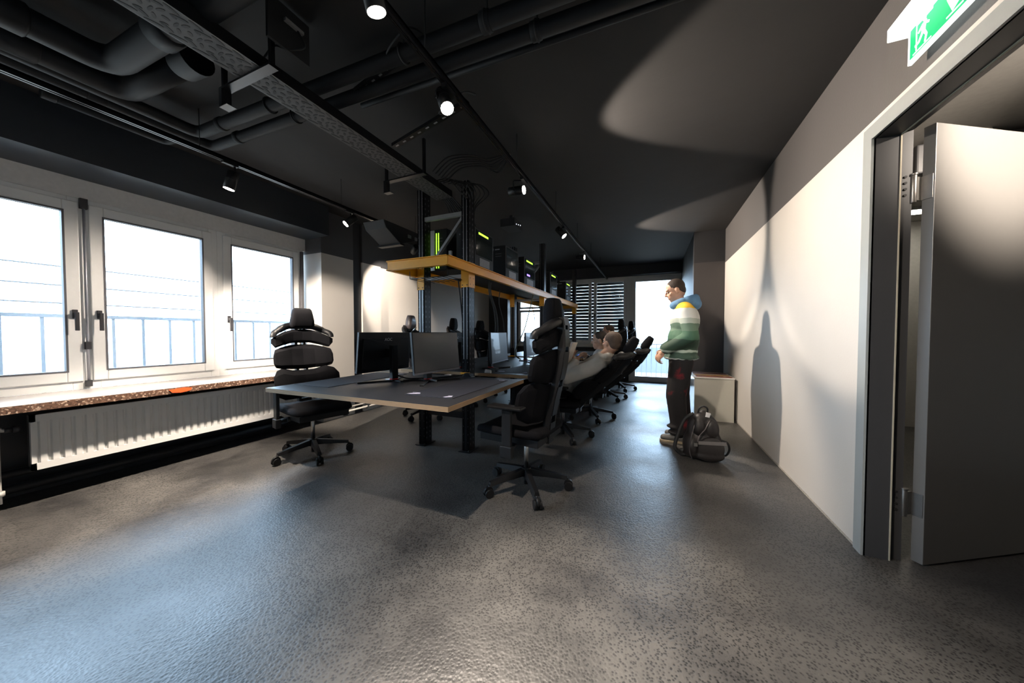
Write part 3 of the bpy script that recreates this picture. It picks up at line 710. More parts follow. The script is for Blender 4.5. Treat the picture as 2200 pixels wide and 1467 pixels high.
# hanging cables from the shelf to the desks
def hang(label, pts, r=.007, m=None):
    p0 = Vector(pts[0]); o = G().tube(smooth_path([Vector(p)-p0 for p in pts], 8), r, 8).build('hanging_cable', m or M_matte, None, loc=p0)
    tag(o, label, 'cable')
M_olive = mat('olive_cable_sheath', (.13,.12,.06), .6)
hang('black cable hanging beside the first right rack post', [(-1.78,2.80,1.74),(-1.76,2.82,1.5),(-1.74,2.86,1.1),(-1.73,2.88,.78)])
hang('black paired cable hanging from the shelf, left strand', [(-1.70,3.33,1.73),(-1.70,3.34,1.6),(-1.70,3.46,1.42),(-1.70,3.50,1.2),(-1.72,3.48,.9),(-1.75,3.46,.78)])
hang('black paired cable hanging from the shelf, right strand', [(-1.72,3.42,1.73),(-1.72,3.42,1.6),(-1.72,3.55,1.42),(-1.72,3.60,1.2),(-1.76,3.58,.9),(-1.8,3.55,.78)])
hang('single wavy black cable hanging before the middle posts', [(-1.90,4.05,1.73),(-1.90,4.02,1.55),(-1.90,4.16,1.3),(-1.90,4.2,1.0),(-1.90,4.1,.78)])
hang('olive cable hanging slanted in front of the narrow far window', [(-1.66,4.72,1.73),(-1.68,4.62,1.5),(-1.72,4.5,1.2),(-1.76,4.30,.95),(-1.74,4.22,.84),(-1.70,4.30,.78)], .008, M_olive)
hang('short brown cable end dangling in front of the narrow far window', [(-1.70,4.70,1.60),(-1.66,4.76,1.45),(-1.66,4.80,1.2),(-1.68,4.80,.78)], .006, mat('brown_cable_sheath', (.20,.12,.05), .6))

# ================================================================== DESKS
def desk(y0, y1, label):
    t = thing('desk', label, 'desk', (-1.80, y0, .72), 0, None); L = y1-y0
    G().box((-.79,0,.0),(.79,L,.0285)).build('plywood_edge', M_ply, t)
    G().box((-.788,.002,.0285),(.788,L-.002,.0302)).build('laminate_surface', M_lam, t)
    return t
desk(1.49, 2.63, 'dark laminate desk top with plywood edge, nearest to the camera')
desk(2.90, 5.00, 'dark laminate desk top between the first and second rack posts')
desk(5.30, 7.40, 'dark laminate desk top between the second and third rack posts')
DT = .7502
def deskmat(x, y, sx, sy, label, logo=True, side=1, far=False):
    t = thing('desk_mat', label, 'desk mat', (x, y, DT), 0, None)
    G().box((-sx/2,-sy/2,0),(sx/2,sy/2,.003)).build('mat', M_mat, t, bevel=.001)
    if logo:
        g = G()
        for cx, cy, w in ((sx/2*.6, sy/2-.05, .03),) if far else ((-sx/2*side*.80, -sy/2+.06, .045), (sx/2*side*.70, -sy/2+.05, .025)):
            g.poly([(cx-w,cy-.03,.0032),(cx-w*.2,cy-.035,.0032),(cx+w,cy-.010,.0032),(cx+w*.7,cy+.01,.0032),(cx-w*.6,cy-.005,.0032)], (0,0,.0006))
            g.poly([(cx-w*.7,cy+.008,.0032),(cx+w*.5,cy+.018,.0032),(cx+w*.4,cy+.028,.0032),(cx-w*.8,cy+.02,.0032)], (0,0,.0006))
        g.box((sx/2-.07, sy/2-.03, .0032), (sx/2-.02, sy/2-.02, .0038))
        g.build('printed_logo', mat('pale_violet_print', (.55,.52,.66), .6), t)
deskmat(-1.29, 2.10, .36, .84, 'dark desk mat with pale corner prints on the right half of the nearest desk')
deskmat(-2.37, 2.10, .38, .84, 'dark desk mat on the window side of the nearest desk', far=True)
deskmat(-1.29, 3.45, .36, .84, 'dark desk mat in front of the second right monitor', True)
deskmat(-1.29, 4.45, .36, .84, 'dark desk mat in front of the third right monitor', False)
deskmat(-2.35, 3.45, .36, .84, 'dark desk mat on the window side of the middle desk', False)

def text_mesh(txt, size, ext=.001):
    c = bpy.data.curves.new('t', 'FONT'); c.body = txt; c.size = size; c.extrude = ext; c.align_x = 'CENTER'; c.align_y = 'CENTER'; c.space_character = 1.05
    o = bpy.data.objects.new('t', c); COL.objects.link(o); bpy.context.view_layer.update()
    me = bpy.data.meshes.new_from_object(o.evaluated_get(bpy.context.evaluated_depsgraph_get())); bpy.data.objects.remove(o); return me
LOGO = text_mesh('AOC', .035)
def monitor(x, y, face, label, tilt=4, yaw=0):
    """screen faces local +Y; face = rotation about z"""
    t = thing('monitor', label, 'monitor', (x, y, DT), face+math.radians(yaw), None)
    T = Matrix.Translation((0,.045,.245)) @ Matrix.Rotation(math.radians(tilt), 4, 'X')
    w, h = .268, .162
    g = G().box((-w,-.012,-h),(w,.010,h), T).poly([T @ Vector(p) for p in ((-w+.03,-.012,-h+.03),(w-.03,-.012,-h+.03),(w-.03,-.012,h-.05),(-w+.03,-.012,h-.05))], T.to_3x3() @ Vector((0,-.018,0)))
    b = g.build('casing', M_plastic, t, bevel=.003)
    G().box((-w+.006,.0095,-h+.018),(w-.006,.0112,h-.006), T).build('screen', mat('unlit_screen', (.035,.035,.038), .42, coat=.15), t)
    G().box((-w,.0095,-h),(w,.013,-h+.014), T).build('bottom_bezel', mat('graphite_bezel', (.12,.12,.14), .35, .4), t)
    lo = bpy.data.objects.new('brand_logo', LOGO); COL.objects.link(lo); lo.parent = t
    if not LOGO.materials: LOGO.materials.append(mat('grey_logo_print', (.5,.5,.52), .4))
    lo.matrix_local = T @ Matrix.Translation((0,-.031,.105)) @ Matrix.Rotation(PI/2, 4, 'X')
    # V shaped groove on the back
    G().bar(T @ Vector((-.20,-.031,.12)), T @ Vector((0,-.031,.06)), .002, .004).bar(T @ Vector((.20,-.031,.12)), T @ Vector((0,-.031,.06)), .002, .004).build('back_groove', M_matte, t)
    s = G().box((-.03,-.075,.01),(.03,-.035,.30)).box((-.025,-.05,.20),(.025,.03,.27)).build('stand_column', M_plastic, t, bevel=.004)
    G().tube([(0,-.055,.018),(0,-.055,.026)], .034, 20).build('red_ring', M_red, s)
    g = G()
    for sx in (-1, 1): g.bar((0,-.055,.009), (sx*.23,.10,.006), .030, .012)
    g.bar((0,-.055,.009), (0,-.15,.006), .034, .012)
    g.build('stand_foot', M_plastic, t, bevel=.003)
    g = G(); g.bar((0.0,-.035,.014),(.0,.04,.008), .016, .014); g.build('silver_foot_tip', M_silver, s, bevel=.003)
    return t
# right row faces +x, left row faces -x
monitor(-1.66, 2.23, -PI/2, 'monitor with grey screen facing right on the nearest desk', 5, -6)
monitor(-1.60, 3.28, -PI/2, 'monitor with grey screen behind the first right rack post', 3, 6)
monitor(-1.60, 4.38, -PI/2, 'monitor with grey screen in front of the middle right rack post', 3)
monitor(-1.60, 5.60, -PI/2, 'monitor facing right on the far desk beyond the middle post', 3)
monitor(-2.02, 2.12, PI/2, 'monitor seen from behind with a grey logo on the nearest desk', 6, -5)
monitor(-2.02, 3.16, PI/2, 'monitor seen from behind between the first rack posts', 6, 0)
monitor(-2.02, 4.30, PI/2, 'monitor seen from behind, third on the window side', 6)

# desk clutter
t = thing('cable_dock', 'small black wedge shaped dock beside the first right rack post', 'dock', (-1.55, 2.62, DT))
G().poly([(-.05,-.03,0),(.04,-.03,0),(.02,-.03,.028),(-.03,-.03,.032)], (0,.06,0)).build('body', M_plastic, t, bevel=.003)
G().box((.035,-.025,.0),(.055,.02,.003)).build('paper_tag', M_white, t)
o = G().poly([(0,0,0),(.07,0,0),(.07,.0,.028),(.01,.0,.035)], (0,.02,0)).build('white_card', M_white, None, loc=(-1.55, 2.93, DT)); tag(o, 'small folded white card on the middle desk beside the first right rack post', 'card')
o = G().tube(smooth_path([(-2.02,2.18,.80),(-1.95,2.25,.76),(-1.85,2.30,.758),(-1.75,2.38,.758),(-1.62,2.45,.77),(-1.58,2.56,.768)]), .006, 8).tube(smooth_path([(-1.90,2.15,.757),(-1.8,2.26,.757),(-1.70,2.45,.757),(-1.66,2.60,.757)]), .006, 8).build('desk_cable', M_matte)
tag(o, 'black cables lying across the nearest desk between the two monitors', 'cable')
t = thing('keyboard', 'dark keyboard with blue glowing keys on the far desk', 'keyboard', (-1.12, 5.75, DT), .1)
G().box((-.07,-.20,0),(.07,.20,.02)).build('body', M_plastic, t, bevel=.004)
g = G()
for i in range(4):
    for j in range(12): g.box((-.06+.03*i,-.19+.032*j,.02),(-.038+.03*i,-.166+.032*j,.026))
g.build('keys', mat('blue_glowing_keys', (.1,.25,.8), .4, emit=(.05,.2,.9), estr=.8), t)

# ================================================================== CHAIRS
def backcurve(z):
    pts = ((.40,-.15),(.55,-.17),(.70,-.20),(.90,-.25),(1.05,-.27),(1.20,-.265),(1.38,-.235))
    for (a, ya), (b, yb) in zip(pts, pts[1:]):
        if z <= b: return ya+(yb-ya)*(max(z,a)-a)/(b-a)
    return pts[-1][1]
def cushion(g, prof_l, fwd, off, thick, M, curve=.9):
    """prof_l: (u, zbottom, ztop) from the centre to the edge (mirrored); curved forward at the wings"""
    P = [(-u, a, b) for u, a, b in reversed(prof_l[1:])]+list(prof_l); n = len(P); m = 7; F = []; B = []
    um = prof_l[-1][0]
    for u, a, b in P:
        for j in range(m):
            v = j/(m-1); z = a+(b-a)*v; e = (1-abs(2*v-1)**8)*(1-abs(u/um)**10)
            y = backcurve(z)+off+curve*u*u; F.append(M @ Vector((u, y+thick*(.45+.55*e), z))); B.append(M @ Vector((u*.97, y-.012*e, z)))
    fs = []
    for i in range(n-1):
        for j in range(m-1):
            a = i*m+j; fs.append((a, a+m, a+m+1, a+1)); fs.append((n*m+a, n*m+a+1, n*m+a+m+1, n*m+a+m))
    for i in range(n-1):
        for j in (0, m-1): fs.append((i*m+j, (i+1)*m+j, n*m+(i+1)*m+j, n*m+i*m+j))
    for j in range(m-1):
        for i in (0, n-1): fs.append((i*m+j, i*m+j+1, n*m+i*m+j+1, n*m+i*m+j))
    g.add(F+B, fs, False)
def make_chair(label, recline=0, base_rot=0, headmat=None, dz=0):
    t = thing('office_chair', label, 'chair')
    for k in range(5):
        an = base_rot+2*PI*k/5
        g = G()
        for (a, za, wa, ha), (b, zb, wb, hb) in (((.03,.125,.05,.05),(.16,.112,.046,.036)),((.16,.112,.046,.036),(.30,.092,.038,.026))):
            vs = []
            for r, z, w, h in ((a,za,wa,ha),(b,zb,wb,hb)): vs += [(r,-w/2,z-h/2),(r,w/2,z-h/2),(r,w*.36,z+h/2),(r,-w*.36,z+h/2)]
            g.add(vs, [(3,2,1,0),(4,5,6,7),(0,1,5,4),(1,2,6,5),(2,3,7,6),(3,0,4,7)])
        lg = g.build('leg', M_plastic, t, rot=(0,0,an))
        g = G()
        for s in (-1, 1): g.tube([(.31,s*.010,.031),(.31,s*.026,.031)], .031, 18)
        g.tube([(.30,0,.045),(.30,0,.085)], .010, 10).tube([(.31,-.011,.045),(.31,.011,.045)], .032, 14)
        g.build('caster', M_plastic, lg)
    G().tube([(0,0,.09),(0,0,.155)], .036, 18).tube([(0,0,.03),(0,0,.10)], .018, 12).build('hub', M_plastic, t)
    G().tube([(0,0,.15),(0,0,.40)], .017, 16).build('gas_column', M_steel, t)
    G().box((-.11,-.16,.385),(.11,.14,.43)).box((-.045,-.20,.37),(.045,-.10,.42)).tube([(.11,.04,.40),(.20,.05,.39)], .012, 10).tube([(.20,.05,.39),(.225,.05,.39)], .022, 12).build('mechanism', M_plastic, t, bevel=.004)
    # seat
    g = G(); rows = [(-.21,.20,.47,.44),(-.18,.235,.495,.435),(-.05,.255,.500,.432),(.10,.26,.502,.430),(.22,.255,.500,.432),(.28,.235,.480,.435),(.305,.20,.455,.44)]
    vs = []; n = 16
    for y, w, zt, zb in rows:
        for k in range(n):
            q = 2*PI*k/n; cx = math.copysign(abs(math.cos(q))**.45, math.cos(q)); cz = math.copysign(abs(math.sin(q))**.6, math.sin(q))
            zz = (zt+zb)/2+cz*(zt-zb)/2; vs.append((cx*w, y, zz+(.012 if cz > .3 and abs(cx) > .8 else 0)))
    fs = [(i*n+k, i*n+(k+1) % n, (i+1)*n+(k+1) % n, (i+1)*n+k) for i in range(len(rows)-1) for k in range(n)]
    fs += [tuple(range(n))[::-1], tuple((len(rows)-1)*n+k for k in range(n))]
    g.add(vs, fs, True); g.build('seat', M_cloth, t)
    G().box((-.21,-.19,.385),(.21,.27,.436)).build('seat_pan', M_plastic, t, bevel=.004)
    # armrests
    for s in (-1, 1):
        a = G().box((s*.29-.014,-.035,.33),(s*.29+.014,.035,.64)).box((s*.29-.022,-.045,.32),(s*.29+.022,.045,.40)).bar((s*.10,0,.41),(s*.29,0,.37),.06,.022).build('armrest', M_plastic, t, bevel=.006)
        G().box((s*.285-.042,-.12,.645),(s*.285+.042,.14,.668)).build('armrest_pad', M_plastic, a, bevel=.010)
    for o in t.children:
        if o.name.split('.')[0] in ('seat','seat_pan','mechanism','armrest'): o.location.z += dz
    M = Matrix.Translation((0,-.15,.44+dz)) @ Matrix.Rotation(math.radians(recline), 4, 'X') @ Matrix.Translation((0,.15,-.44))
    # spine: two rails, cross bridges, shell
    g = G(); zz = [.42+.02*i for i in range(43)]
    for s in (-1, 1):
        for a, b in zip(zz, zz[1:]):
            w0 = .045-.012*(a-.42); w1 = .045-.012*(b-.42)
            g.add([M @ Vector(p) for p in ((s*w0-.011,backcurve(a)-.045,a),(s*w0+.011,backcurve(a)-.045,a),(s*w0+.011,backcurve(a)+.006,a),(s*w0-.011,backcurve(a)+.006,a),
                  (s*w1-.011,backcurve(b)-.045,b),(s*w1+.011,backcurve(b)-.045,b),(s*w1+.011,backcurve(b)+.006,b),(s*w1-.011,backcurve(b)+.006,b))],
                  [(3,2,1,0),(4,5,6,7),(0,1,5,4),(1,2,6,5),(2,3,7,6),(3,0,4,7)])
    for a, b in ((.42,.52),(.57,.775),(.825,1.02),(1.055,1.175),(1.205,1.26)):
        n = 4
        for k in range(n):
            p = a+(b-a)*k/n; q = a+(b-a)*(k+1)/n
            g.add([M @ Vector(c) for c in ((-.045,backcurve(p)-.05,p),(.045,backcurve(p)-.05,p),(.045,backcurve(p)-.01,p),(-.045,backcurve(p)-.01,p),
                (-.045,backcurve(q)-.05,q),(.045,backcurve(q)-.05,q),(.045,backcurve(q)-.01,q),(-.045,backcurve(q)-.01,q))], [(3,2,1,0),(4,5,6,7),(0,1,5,4),(1,2,6,5),(2,3,7,6),(3,0,4,7)])
    g.bar(M @ Vector((0,-.19,.45)), (0,-.08,.40+dz), .10, .04)
    g.build('back_frame', M_plastic, t)
    for prof, crv in (([(0,.53,.79),(.10,.53,.795),(.19,.535,.825),(.25,.57,.805),(.285,.66,.75)], 1.4),
                 ([(0,.803,1.040),(.10,.808,1.037),(.19,.818,1.015),(.245,.832,.995),(.262,.87,.94)], 1.1),
                 ([(0,1.060,1.188),(.08,1.056,1.184),(.16,1.036,1.160),(.235,1.012,1.120),(.270,1.055,1.095)], .9)):
        g = G(); cushion(g, prof, 1, .004, .055, M, crv); g.build('back_cushion', M_cloth, t, bevel=.006)
    # shoulder frame: bars from the headrest foot out to the wings
    g = G()
    for s in (-1, 1):
        pts = [(s*.05,-.268,1.225),(s*.12,-.262,1.215),(s*.20,-.225,1.175),(s*.245,-.185,1.145),(s*.252,-.178,1.110)]
        g.tube(smooth_path([M @ Vector(p) for p in pts], 4), [.032]*8+[.027]*9, 12)
    g.bar(M @ Vector((-.09,-.272,1.215)), M @ Vector((.09,-.272,1.215)), .03, .05)
    g.build('shoulder_frame', M_plastic, t, bevel=.004)
    # headrest
    g = G(); rings = []
    for z, w, y0_, y1_ in ((1.205,.092,-.262,-.190),(1.225,.104,-.270,-.178),(1.27,.102,-.276,-.170),(1.33,.090,-.270,-.170),(1.375,.080,-.258,-.176),(1.392,.066,-.248,-.188)):
        for k in range(16):
            q = 2*PI*k/16; cx = math.copysign(abs(math.cos(q))**.5, math.cos(q)); cy = math.copysign(abs(math.sin(q))**.6, math.sin(q))
            rings.append(M @ Vector((cx*w, (y0_+y1_)/2+cy*(y1_-y0_)/2+.5*(cx*w)**2*3, z)))
    fs = [(i*16+k, i*16+(k+1) % 16, (i+1)*16+(k+1) % 16, (i+1)*16+k) for i in range(5) for k in range(16)]+[tuple(range(16))[::-1], tuple(80+k for k in range(16))]
    g.add(rings, fs, True); g.build('headrest', headmat or M_cloth, t)
    return t
proto = make_chair('black high-backed office chair at the window side of the nearest desk, facing the desk')
proto.location = (-2.94, 2.10, 0); proto.rotation_euler = (0,0,math.radians(-104))
def set_base(c, deg):                    # swivel of the foot star in world degrees
    legs = [o for o in c.children if o.name.startswith('leg')]
    base = math.radians(deg)-c.rotation_euler.z
    for k, l in enumerate(legs): l.rotation_euler = (0,0,base+2*PI*k/5)
set_base(proto, -99)
rec = None
def chair(src, x, y, rz, star, label):
    c = copy_tree(src); c.location = (x, y, 0); c.rotation_euler = (0,0,math.radians(rz)); relabel(c, label); set_base(c, star); return c
chair(proto, -.85, 2.27, 84, 16, 'black high-backed office chair in the foreground right of the nearest desk, seen from behind')
rec = make_chair('reclined black office chair carrying the person in the grey hoodie', 36, dz=-.07)
rec.location = (-.90, 3.57, 0); rec.rotation_euler = (0,0,math.radians(90)); set_base(rec, 15)
chair(rec, -.76, 4.50, 90, 10, 'reclined black office chair directly behind the grey hoodie person\'s chair')
chair(proto, -.70, 5.95, 88, 20, 'upright black office chair at the far desk on the right, before the last one')
chair(proto, -.60, 7.0, 95, 8, 'upright dark office chair at the far right beside the glazed balcony door')
chair(proto, -2.76, 4.60, -75, 40, 'black office chair behind the desk on the window side, right of the leather one')
chair(proto, -2.85, 5.60, -95, 30, 'black office chair seen in profile on the window side, farthest from the camera')
lea = make_chair('office chair with a brownish leather headrest behind the left rack post', 0, 0, mat('brown_grey_leather', (.12,.10,.10), .35))
lea.location = (-2.86, 3.70, 0); lea.rotation_euler = (0,0,math.radians(-70)); set_base(lea, -20)
lea_h = [o for o in lea.children if o.name.startswith('headrest')][0]; lea_h['label'] = 'brownish grey leather headrest'
o = G().tube([(.10,-.2,1.13),(.26,-.05,1.22)], .010, 10).build('chrome_bar', M_steel, lea)

# ================================================================== PEOPLE
def head(g, M):
    g.ell((0,-.012,.035), (.076,.096,.086), M).ell((0,.022,-.035), (.060,.066,.075), M).ell((0,.055,-.088), (.028,.026,.024), M)
    g.ell((0,-.02,-.03), (.066,.075,.06), M)
    g.cap((0,.086,.018), (0,.106,-.024), .007, .012, M).cap((-.013,.092,-.03), (.013,.092,-.03), .007, .007, M)
    g.cap((-.034,.076,.026), (.034,.076,.026), .012, .012, M).cap((-.018,.082,-.056), (.018,.082,-.056), .0075, .0075, M).cap((-.015,.080,-.066), (.015,.080,-.066), .008, .008, M)
    for s in (-1, 1):
        g.ell((s*.040,.052,-.022), (.022,.026,.022), M); g.ell((s*.078,-.006,-.004), (.010,.019,.030), M)
def head_extras(M, parent, hairm, bald=1.0):
    g = G().ell((0,-.020,.044), (.0815*bald,.094,.086), M).ell((0,-.052,-.005), (.068,.056,.062), M)
    g.build('hair', hairm, parent, remesh=.006, smooth=3)
    for s in (-1, 1):
        G().ell((s*.030,.081,.006), (.012,.008,.008), M, 12, 8).build('eye', mat('eye_white', (.6,.58,.55), .3), parent)
        G().ell((s*.030,.0875,.006), (.005,.003,.005), M, 10, 6).build('iris', M_matte, parent)
def hand(g, M, s, curl=.5):
    """palm starts at the wrist (origin), extends local +Y, thumb on side s, palm facing -Z"""
    g.ell((0,.045,0), (.040,.050,.015), M).cap((0,-.02,0), (0,.02,0), .026, .026, M)
    for k, (x, L) in enumerate(((-.030,.062),(-.010,.072),(.010,.076),(.030,.068))):
        x *= -s; c = curl*(1+.12*k); p = Vector((x,.085,0)); a = c*.8
        for seg, r in ((.42,.0092),(.32,.0085),(.26,.0078)):
            q = p+Vector((x*.04, math.cos(a)*L*seg*1.25, -math.sin(a)*L*seg*1.25)); g.cap(p, q, r, r*.93, M); p = q; a += c*.9
    p = Vector((s*.030,.022,-.004))
    for d, r in (((.026,.024,-.010),.0115),((.014,.026,-.012),.0098)):
        q = p+Vector((d[0]*s, d[1], d[2])); g.cap(p, q, r, r*.9, M); p = q
def aimM(p, d, roll=0):
    d = Vector(d).normalized(); up = Vector((0,0,1)); x = d.cross(up).normalized(); z = x.cross(d)
    return Matrix.Translation(p) @ Matrix((( x.x, d.x, z.x, 0),( x.y, d.y, z.y, 0),( x.z, d.z, z.z, 0),(0,0,0,1))) @ Matrix.Rotation(roll, 4, 'Y')

def jacket_mat():
    m, n, l, p = nt('striped_jacket_fabric')
    tc = n.new('ShaderNodeTexCoord'); s = n.new('ShaderNodeSeparateXYZ'); l.new(tc.outputs['Object'], s.inputs[0])
    no = n.new('ShaderNodeTexNoise'); no.inputs['Scale'].default_value = 7; l.new(tc.outputs['Object'], no.inputs[0])
    ad = n.new('ShaderNodeMath'); ad.operation = 'MULTIPLY_ADD'; ad.inputs[1].default_value = .05; l.new(no.outputs['Fac'], ad.inputs[0]); l.new(s.outputs[2], ad.inputs[2])
    mr = n.new('ShaderNodeMapRange'); mr.inputs[1].default_value = .85; mr.inputs[2].default_value = 1.60; l.new(ad.outputs[0], mr.inputs[0])
    r = n.new('ShaderNodeValToRGB'); r.color_ramp.interpolation = 'CONSTANT'; e = r.color_ramp.elements
    cols = [(0,(.55,.60,.55)),(.085,(.045,.085,.06)),(.17,(.35,.42,.36)),(.20,(.02,.05,.03)),(.34,(.05,.12,.07)),(.46,(.10,.16,.11)),(.56,(.38,.42,.36)),(.63,(.62,.62,.58)),(.765,(.80,.48,.03))]
    e[0].position = 0; e[0].color = cols[0][1]+(1,); e[1].position = cols[1][0]; e[1].color = cols[1][1]+(1,)
    for q, c in cols[2:]: k = e.new(q); k.color = c+(1,)
    l.new(mr.outputs[0], r.inputs[0]); l.new(r.outputs[0], p.inputs['Base Color']); p.inputs['Roughness'].default_value = .75
    b = n.new('ShaderNodeBump'); b.inputs['Strength'].default_value = .5; b.inputs['Distance'].default_value = .03; l.new(no.outputs['Fac'], b.inputs['Height']); l.new(b.outputs[0], p.inputs['Normal'])
    return m
def trouser_mat():
    m, n, l, p = nt('black_trousers_red_print')
    tc = n.new('ShaderNodeTexCoord'); no = n.new('ShaderNodeTexNoise'); no.inputs['Scale'].default_value = 6; no.inputs['Detail'].default_value = 5
    l.new(tc.outputs['Object'], no.inputs[0]); r = n.new('ShaderNodeValToRGB'); e = r.color_ramp.elements
    e[0].position = .58; e[0].color = (.016,.015,.016,1); e[1].position = .66; e[1].color = (.14,.012,.018,1)
    l.new(no.outputs['Fac'], r.inputs[0]); l.new(r.outputs[0], p.inputs['Base Color']); p.inputs['Roughness'].default_value = .8; p.inputs['Specular IOR Level'].default_value = .2; return m

# --- standing person (faces -x)
t = thing('person', 'person in a striped green, white and yellow jacket standing with bowed head', 'person', (.29, 3.93, 0), PI/2)
Mh = Matrix.Translation((0,.065,1.60)) @ Matrix.Rotation(math.radians(-18), 4, 'X') @ Matrix.Rotation(math.radians(8), 4, 'Z')
g = G(); head(g, Mh)
g.cap((0,-.01,1.42), (0,.04,1.54), .058, .052).ell((0,-.01,1.25), (.15,.10,.20)).ell((0,0,1.0), (.14,.10,.16))
for s in (-1, 1):
    g.cap((s*.15,-.01,1.38), (s*.22,-.05,1.12), .05, .042).cap((s*.22,-.05,1.12), (s*.17,.16,.97), .04, .028)
    g.cap((s*.09,0,.92), (s*.10,.03,.5), .08, .055).cap((s*.10,.03,.5), (s*.10,-.02,.09), .05, .035)
    hand(g, aimM((s*.165,.175,.955), (-s*.25,.55,-.75), s*1.2), -s, .55)
g.build('body', M_skin, t, remesh=.0065, smooth=3)
head_extras(Mh, t, M_hair)
g = G().ell((0,-.03,1.28), (.20,.145,.19)).ell((0,-.02,1.08), (.195,.155,.20)).ell((0,.0,.96), (.195,.16,.10)).cap((-.13,-.02,1.39), (.13,-.02,1.39), .085, .085)
for s in (-1, 1):
    g.cap((s*.19,-.03,1.37), (s*.25,-.07,1.12), .082, .072).cap((s*.25,-.07,1.12), (s*.175,.15,.985), .072, .055)
    g.ell((s*.23,-.10,1.14), (.05,.04,.03))
for k in range(14):
    q = 2*PI*k/14; g.ell((.165*math.cos(q), .13*math.sin(q), .895), (.05,.045,.028))
g.build('jacket', jacket_mat(), t, remesh=.011, smooth=5)
g = G()
for k in range(16):
    q = 2*PI*k/16; b = max(0, -math.sin(q)); g.ell((.085*math.cos(q), -.005+.080*math.sin(q)-.045*b, 1.475-.03*math.sin(q)), (.045,.045,.045+.012*b))
g.ell((0,-.125,1.455), (.10,.065,.065)).build('blue_hood', mat('blue_hood_fabric', (.09,.20,.34), .8, var=.3, scale=12, bump=.5), t, remesh=.010, smooth=4)
g = G().ell((0,0,.90), (.165,.13,.11))
for s, yo in ((-1, .02), (1, -.03)):
    g.cap((s*.085,.0,.86), (s*.10,.03+yo,.50), .118, .098).cap((s*.10,.03+yo,.50), (s*.10,-.01+yo,.13), .098, .082)
    g.ell((s*.10,.005+yo,.11), (.095,.10,.035)).ell((s*.10,.03+yo,.17), (.09,.09,.022))
g.build('trousers', trouser_mat(), t, remesh=.011, smooth=4)
for s, yo in ((-1, .02), (1, -.03)):
    g = G().cap((s*.10,-.05+yo,.055), (s*.10,.14+yo,.042), .045, .036).cap((s*.10,-.06+yo,.10), (s*.10,.02+yo,.085), .045, .04)
    sh = g.build('shoe', mat('grey_sneaker', (.10,.095,.09), .5), t, remesh=.008, smooth=3)
    G().poly([(s*.10-.042,-.10+yo,.0),(s*.10+.042,-.10+yo,.0),(s*.10+.048,.10+yo,0),(s*.10+.025,.182+yo,0),(s*.10-.025,.182+yo,0),(s*.10-.048,.10+yo,0)], (0,0,.024)).build('sole', mat('tan_sole', (.30,.24,.16), .6), sh, bevel=.004)
    g = G()
    for k in range(4): g.bar((s*.10-.025,.03+yo+.022*k,.093-.008*k), (s*.10+.025,.04+yo+.022*k,.093-.008*k), .006, .005)
    g.build('laces', M_white, sh)

# --- seated people (face -x on the right hand chairs)
def seated(loc, label, top, hairm, lean, headpos, headrot, hoodie=True, holds=None, trm=None, hz=.52):
    t = thing('person', label, 'person', loc, PI/2)
    Mh = Matrix.Translation(headpos) @ Matrix.Rotation(math.radians(headrot[1]), 4, 'Z') @ Matrix.Rotation(math.radians(headrot[0]), 4, 'X')
    hip = Vector((0,-.02,hz)); hp = Vector(headpos); nb = Vector((0, lean, hp.z-.165)); sh = nb+Vector((0,.0,-.045))
    g = G(); head(g, Mh); g.cap(nb, hp+Vector((0,-.01,-.05)), .058, .054).cap(hip, sh, .085, .075)
    wr = holds or [(-.16,.26,.72),(.16,.26,.72)]; el = [(-.25,(lean+.02)*.35+.02,.69),(.25,(lean+.02)*.35+.02,.69)]
    for s, w, e in ((-1, Vector(wr[0]), Vector(el[0])), (1, Vector(wr[1]), Vector(el[1]))):
        S = sh+Vector((s*.16,0,-.01)); g.cap(S, e, .045, .04).cap(e, w, .038, .028)
        hand(g, aimM(w, (w-e)+Vector((-s*.06,0,.0)), s*.9), -s, .6)
        g.cap((s*.09,0,hz-.005), (s*.12,.42,hz+.01), .07, .055).cap((s*.12,.42,hz+.01), (s*.12,.50,.11), .05, .04)
    g.build('body', M_skin, t, remesh=.0065, smooth=3); head_extras(Mh, t, hairm, 1.0)
    g = G().cap(hip+Vector((0,.0,.02)), sh, .125, .118)
    mid = hip.lerp(sh, .5); g.ell(mid, (.175,.11,.13)).ell(sh, (.185,.105,.085)).ell(hip+Vector((0,.02,.02)), (.17,.13,.08))
    for s, w, e in ((-1, Vector(wr[0]), Vector(el[0])), (1, Vector(wr[1]), Vector(el[1]))):
        S = sh+Vector((s*.17,0,-.01)); g.cap(S, e, .084, .072).cap(e, e.lerp(w,.88), .068, .046)
        g.ell(e, (.072,.075,.07)); g.ell(S.lerp(e,.5)+Vector((s*.01,.01,0)), (.078,.09,.06))
    if hoodie:
        for k in range(12):
            q = 2*PI*k/12; g.ell(nb+Vector((.088*math.cos(q), .085*math.sin(q)-.01, .012-.03*math.sin(q))), (.042,.042,.036))
        g.ell(nb+Vector((0,-.075,-.03)), (.11,.05,.07))
    g.build('hoodie' if hoodie else 'shirt', top, t, remesh=.010, smooth=4)
    g = G().ell(hip+Vector((0,.0,-.015)), (.18,.15,.07))
    for s in (-1, 1): g.cap((s*.09,.02,hz), (s*.12,.43,hz+.01), .085, .07).cap((s*.12,.43,hz+.01), (s*.12,.50,.14), .07, .06)
    g.build('trousers', trm or M_cloth, t, remesh=.010, smooth=4)
    for s in (-1, 1): G().cap((s*.12,.48,.055), (s*.12,.65,.045), .042, .036).build('shoe', mat('dark_shoe', (.03,.03,.03), .5), t, remesh=.009, smooth=2)
    return t
M_hood = mat('light_grey_hoodie', (.47,.45,.41), .85, var=.08, scale=14, bump=.5)
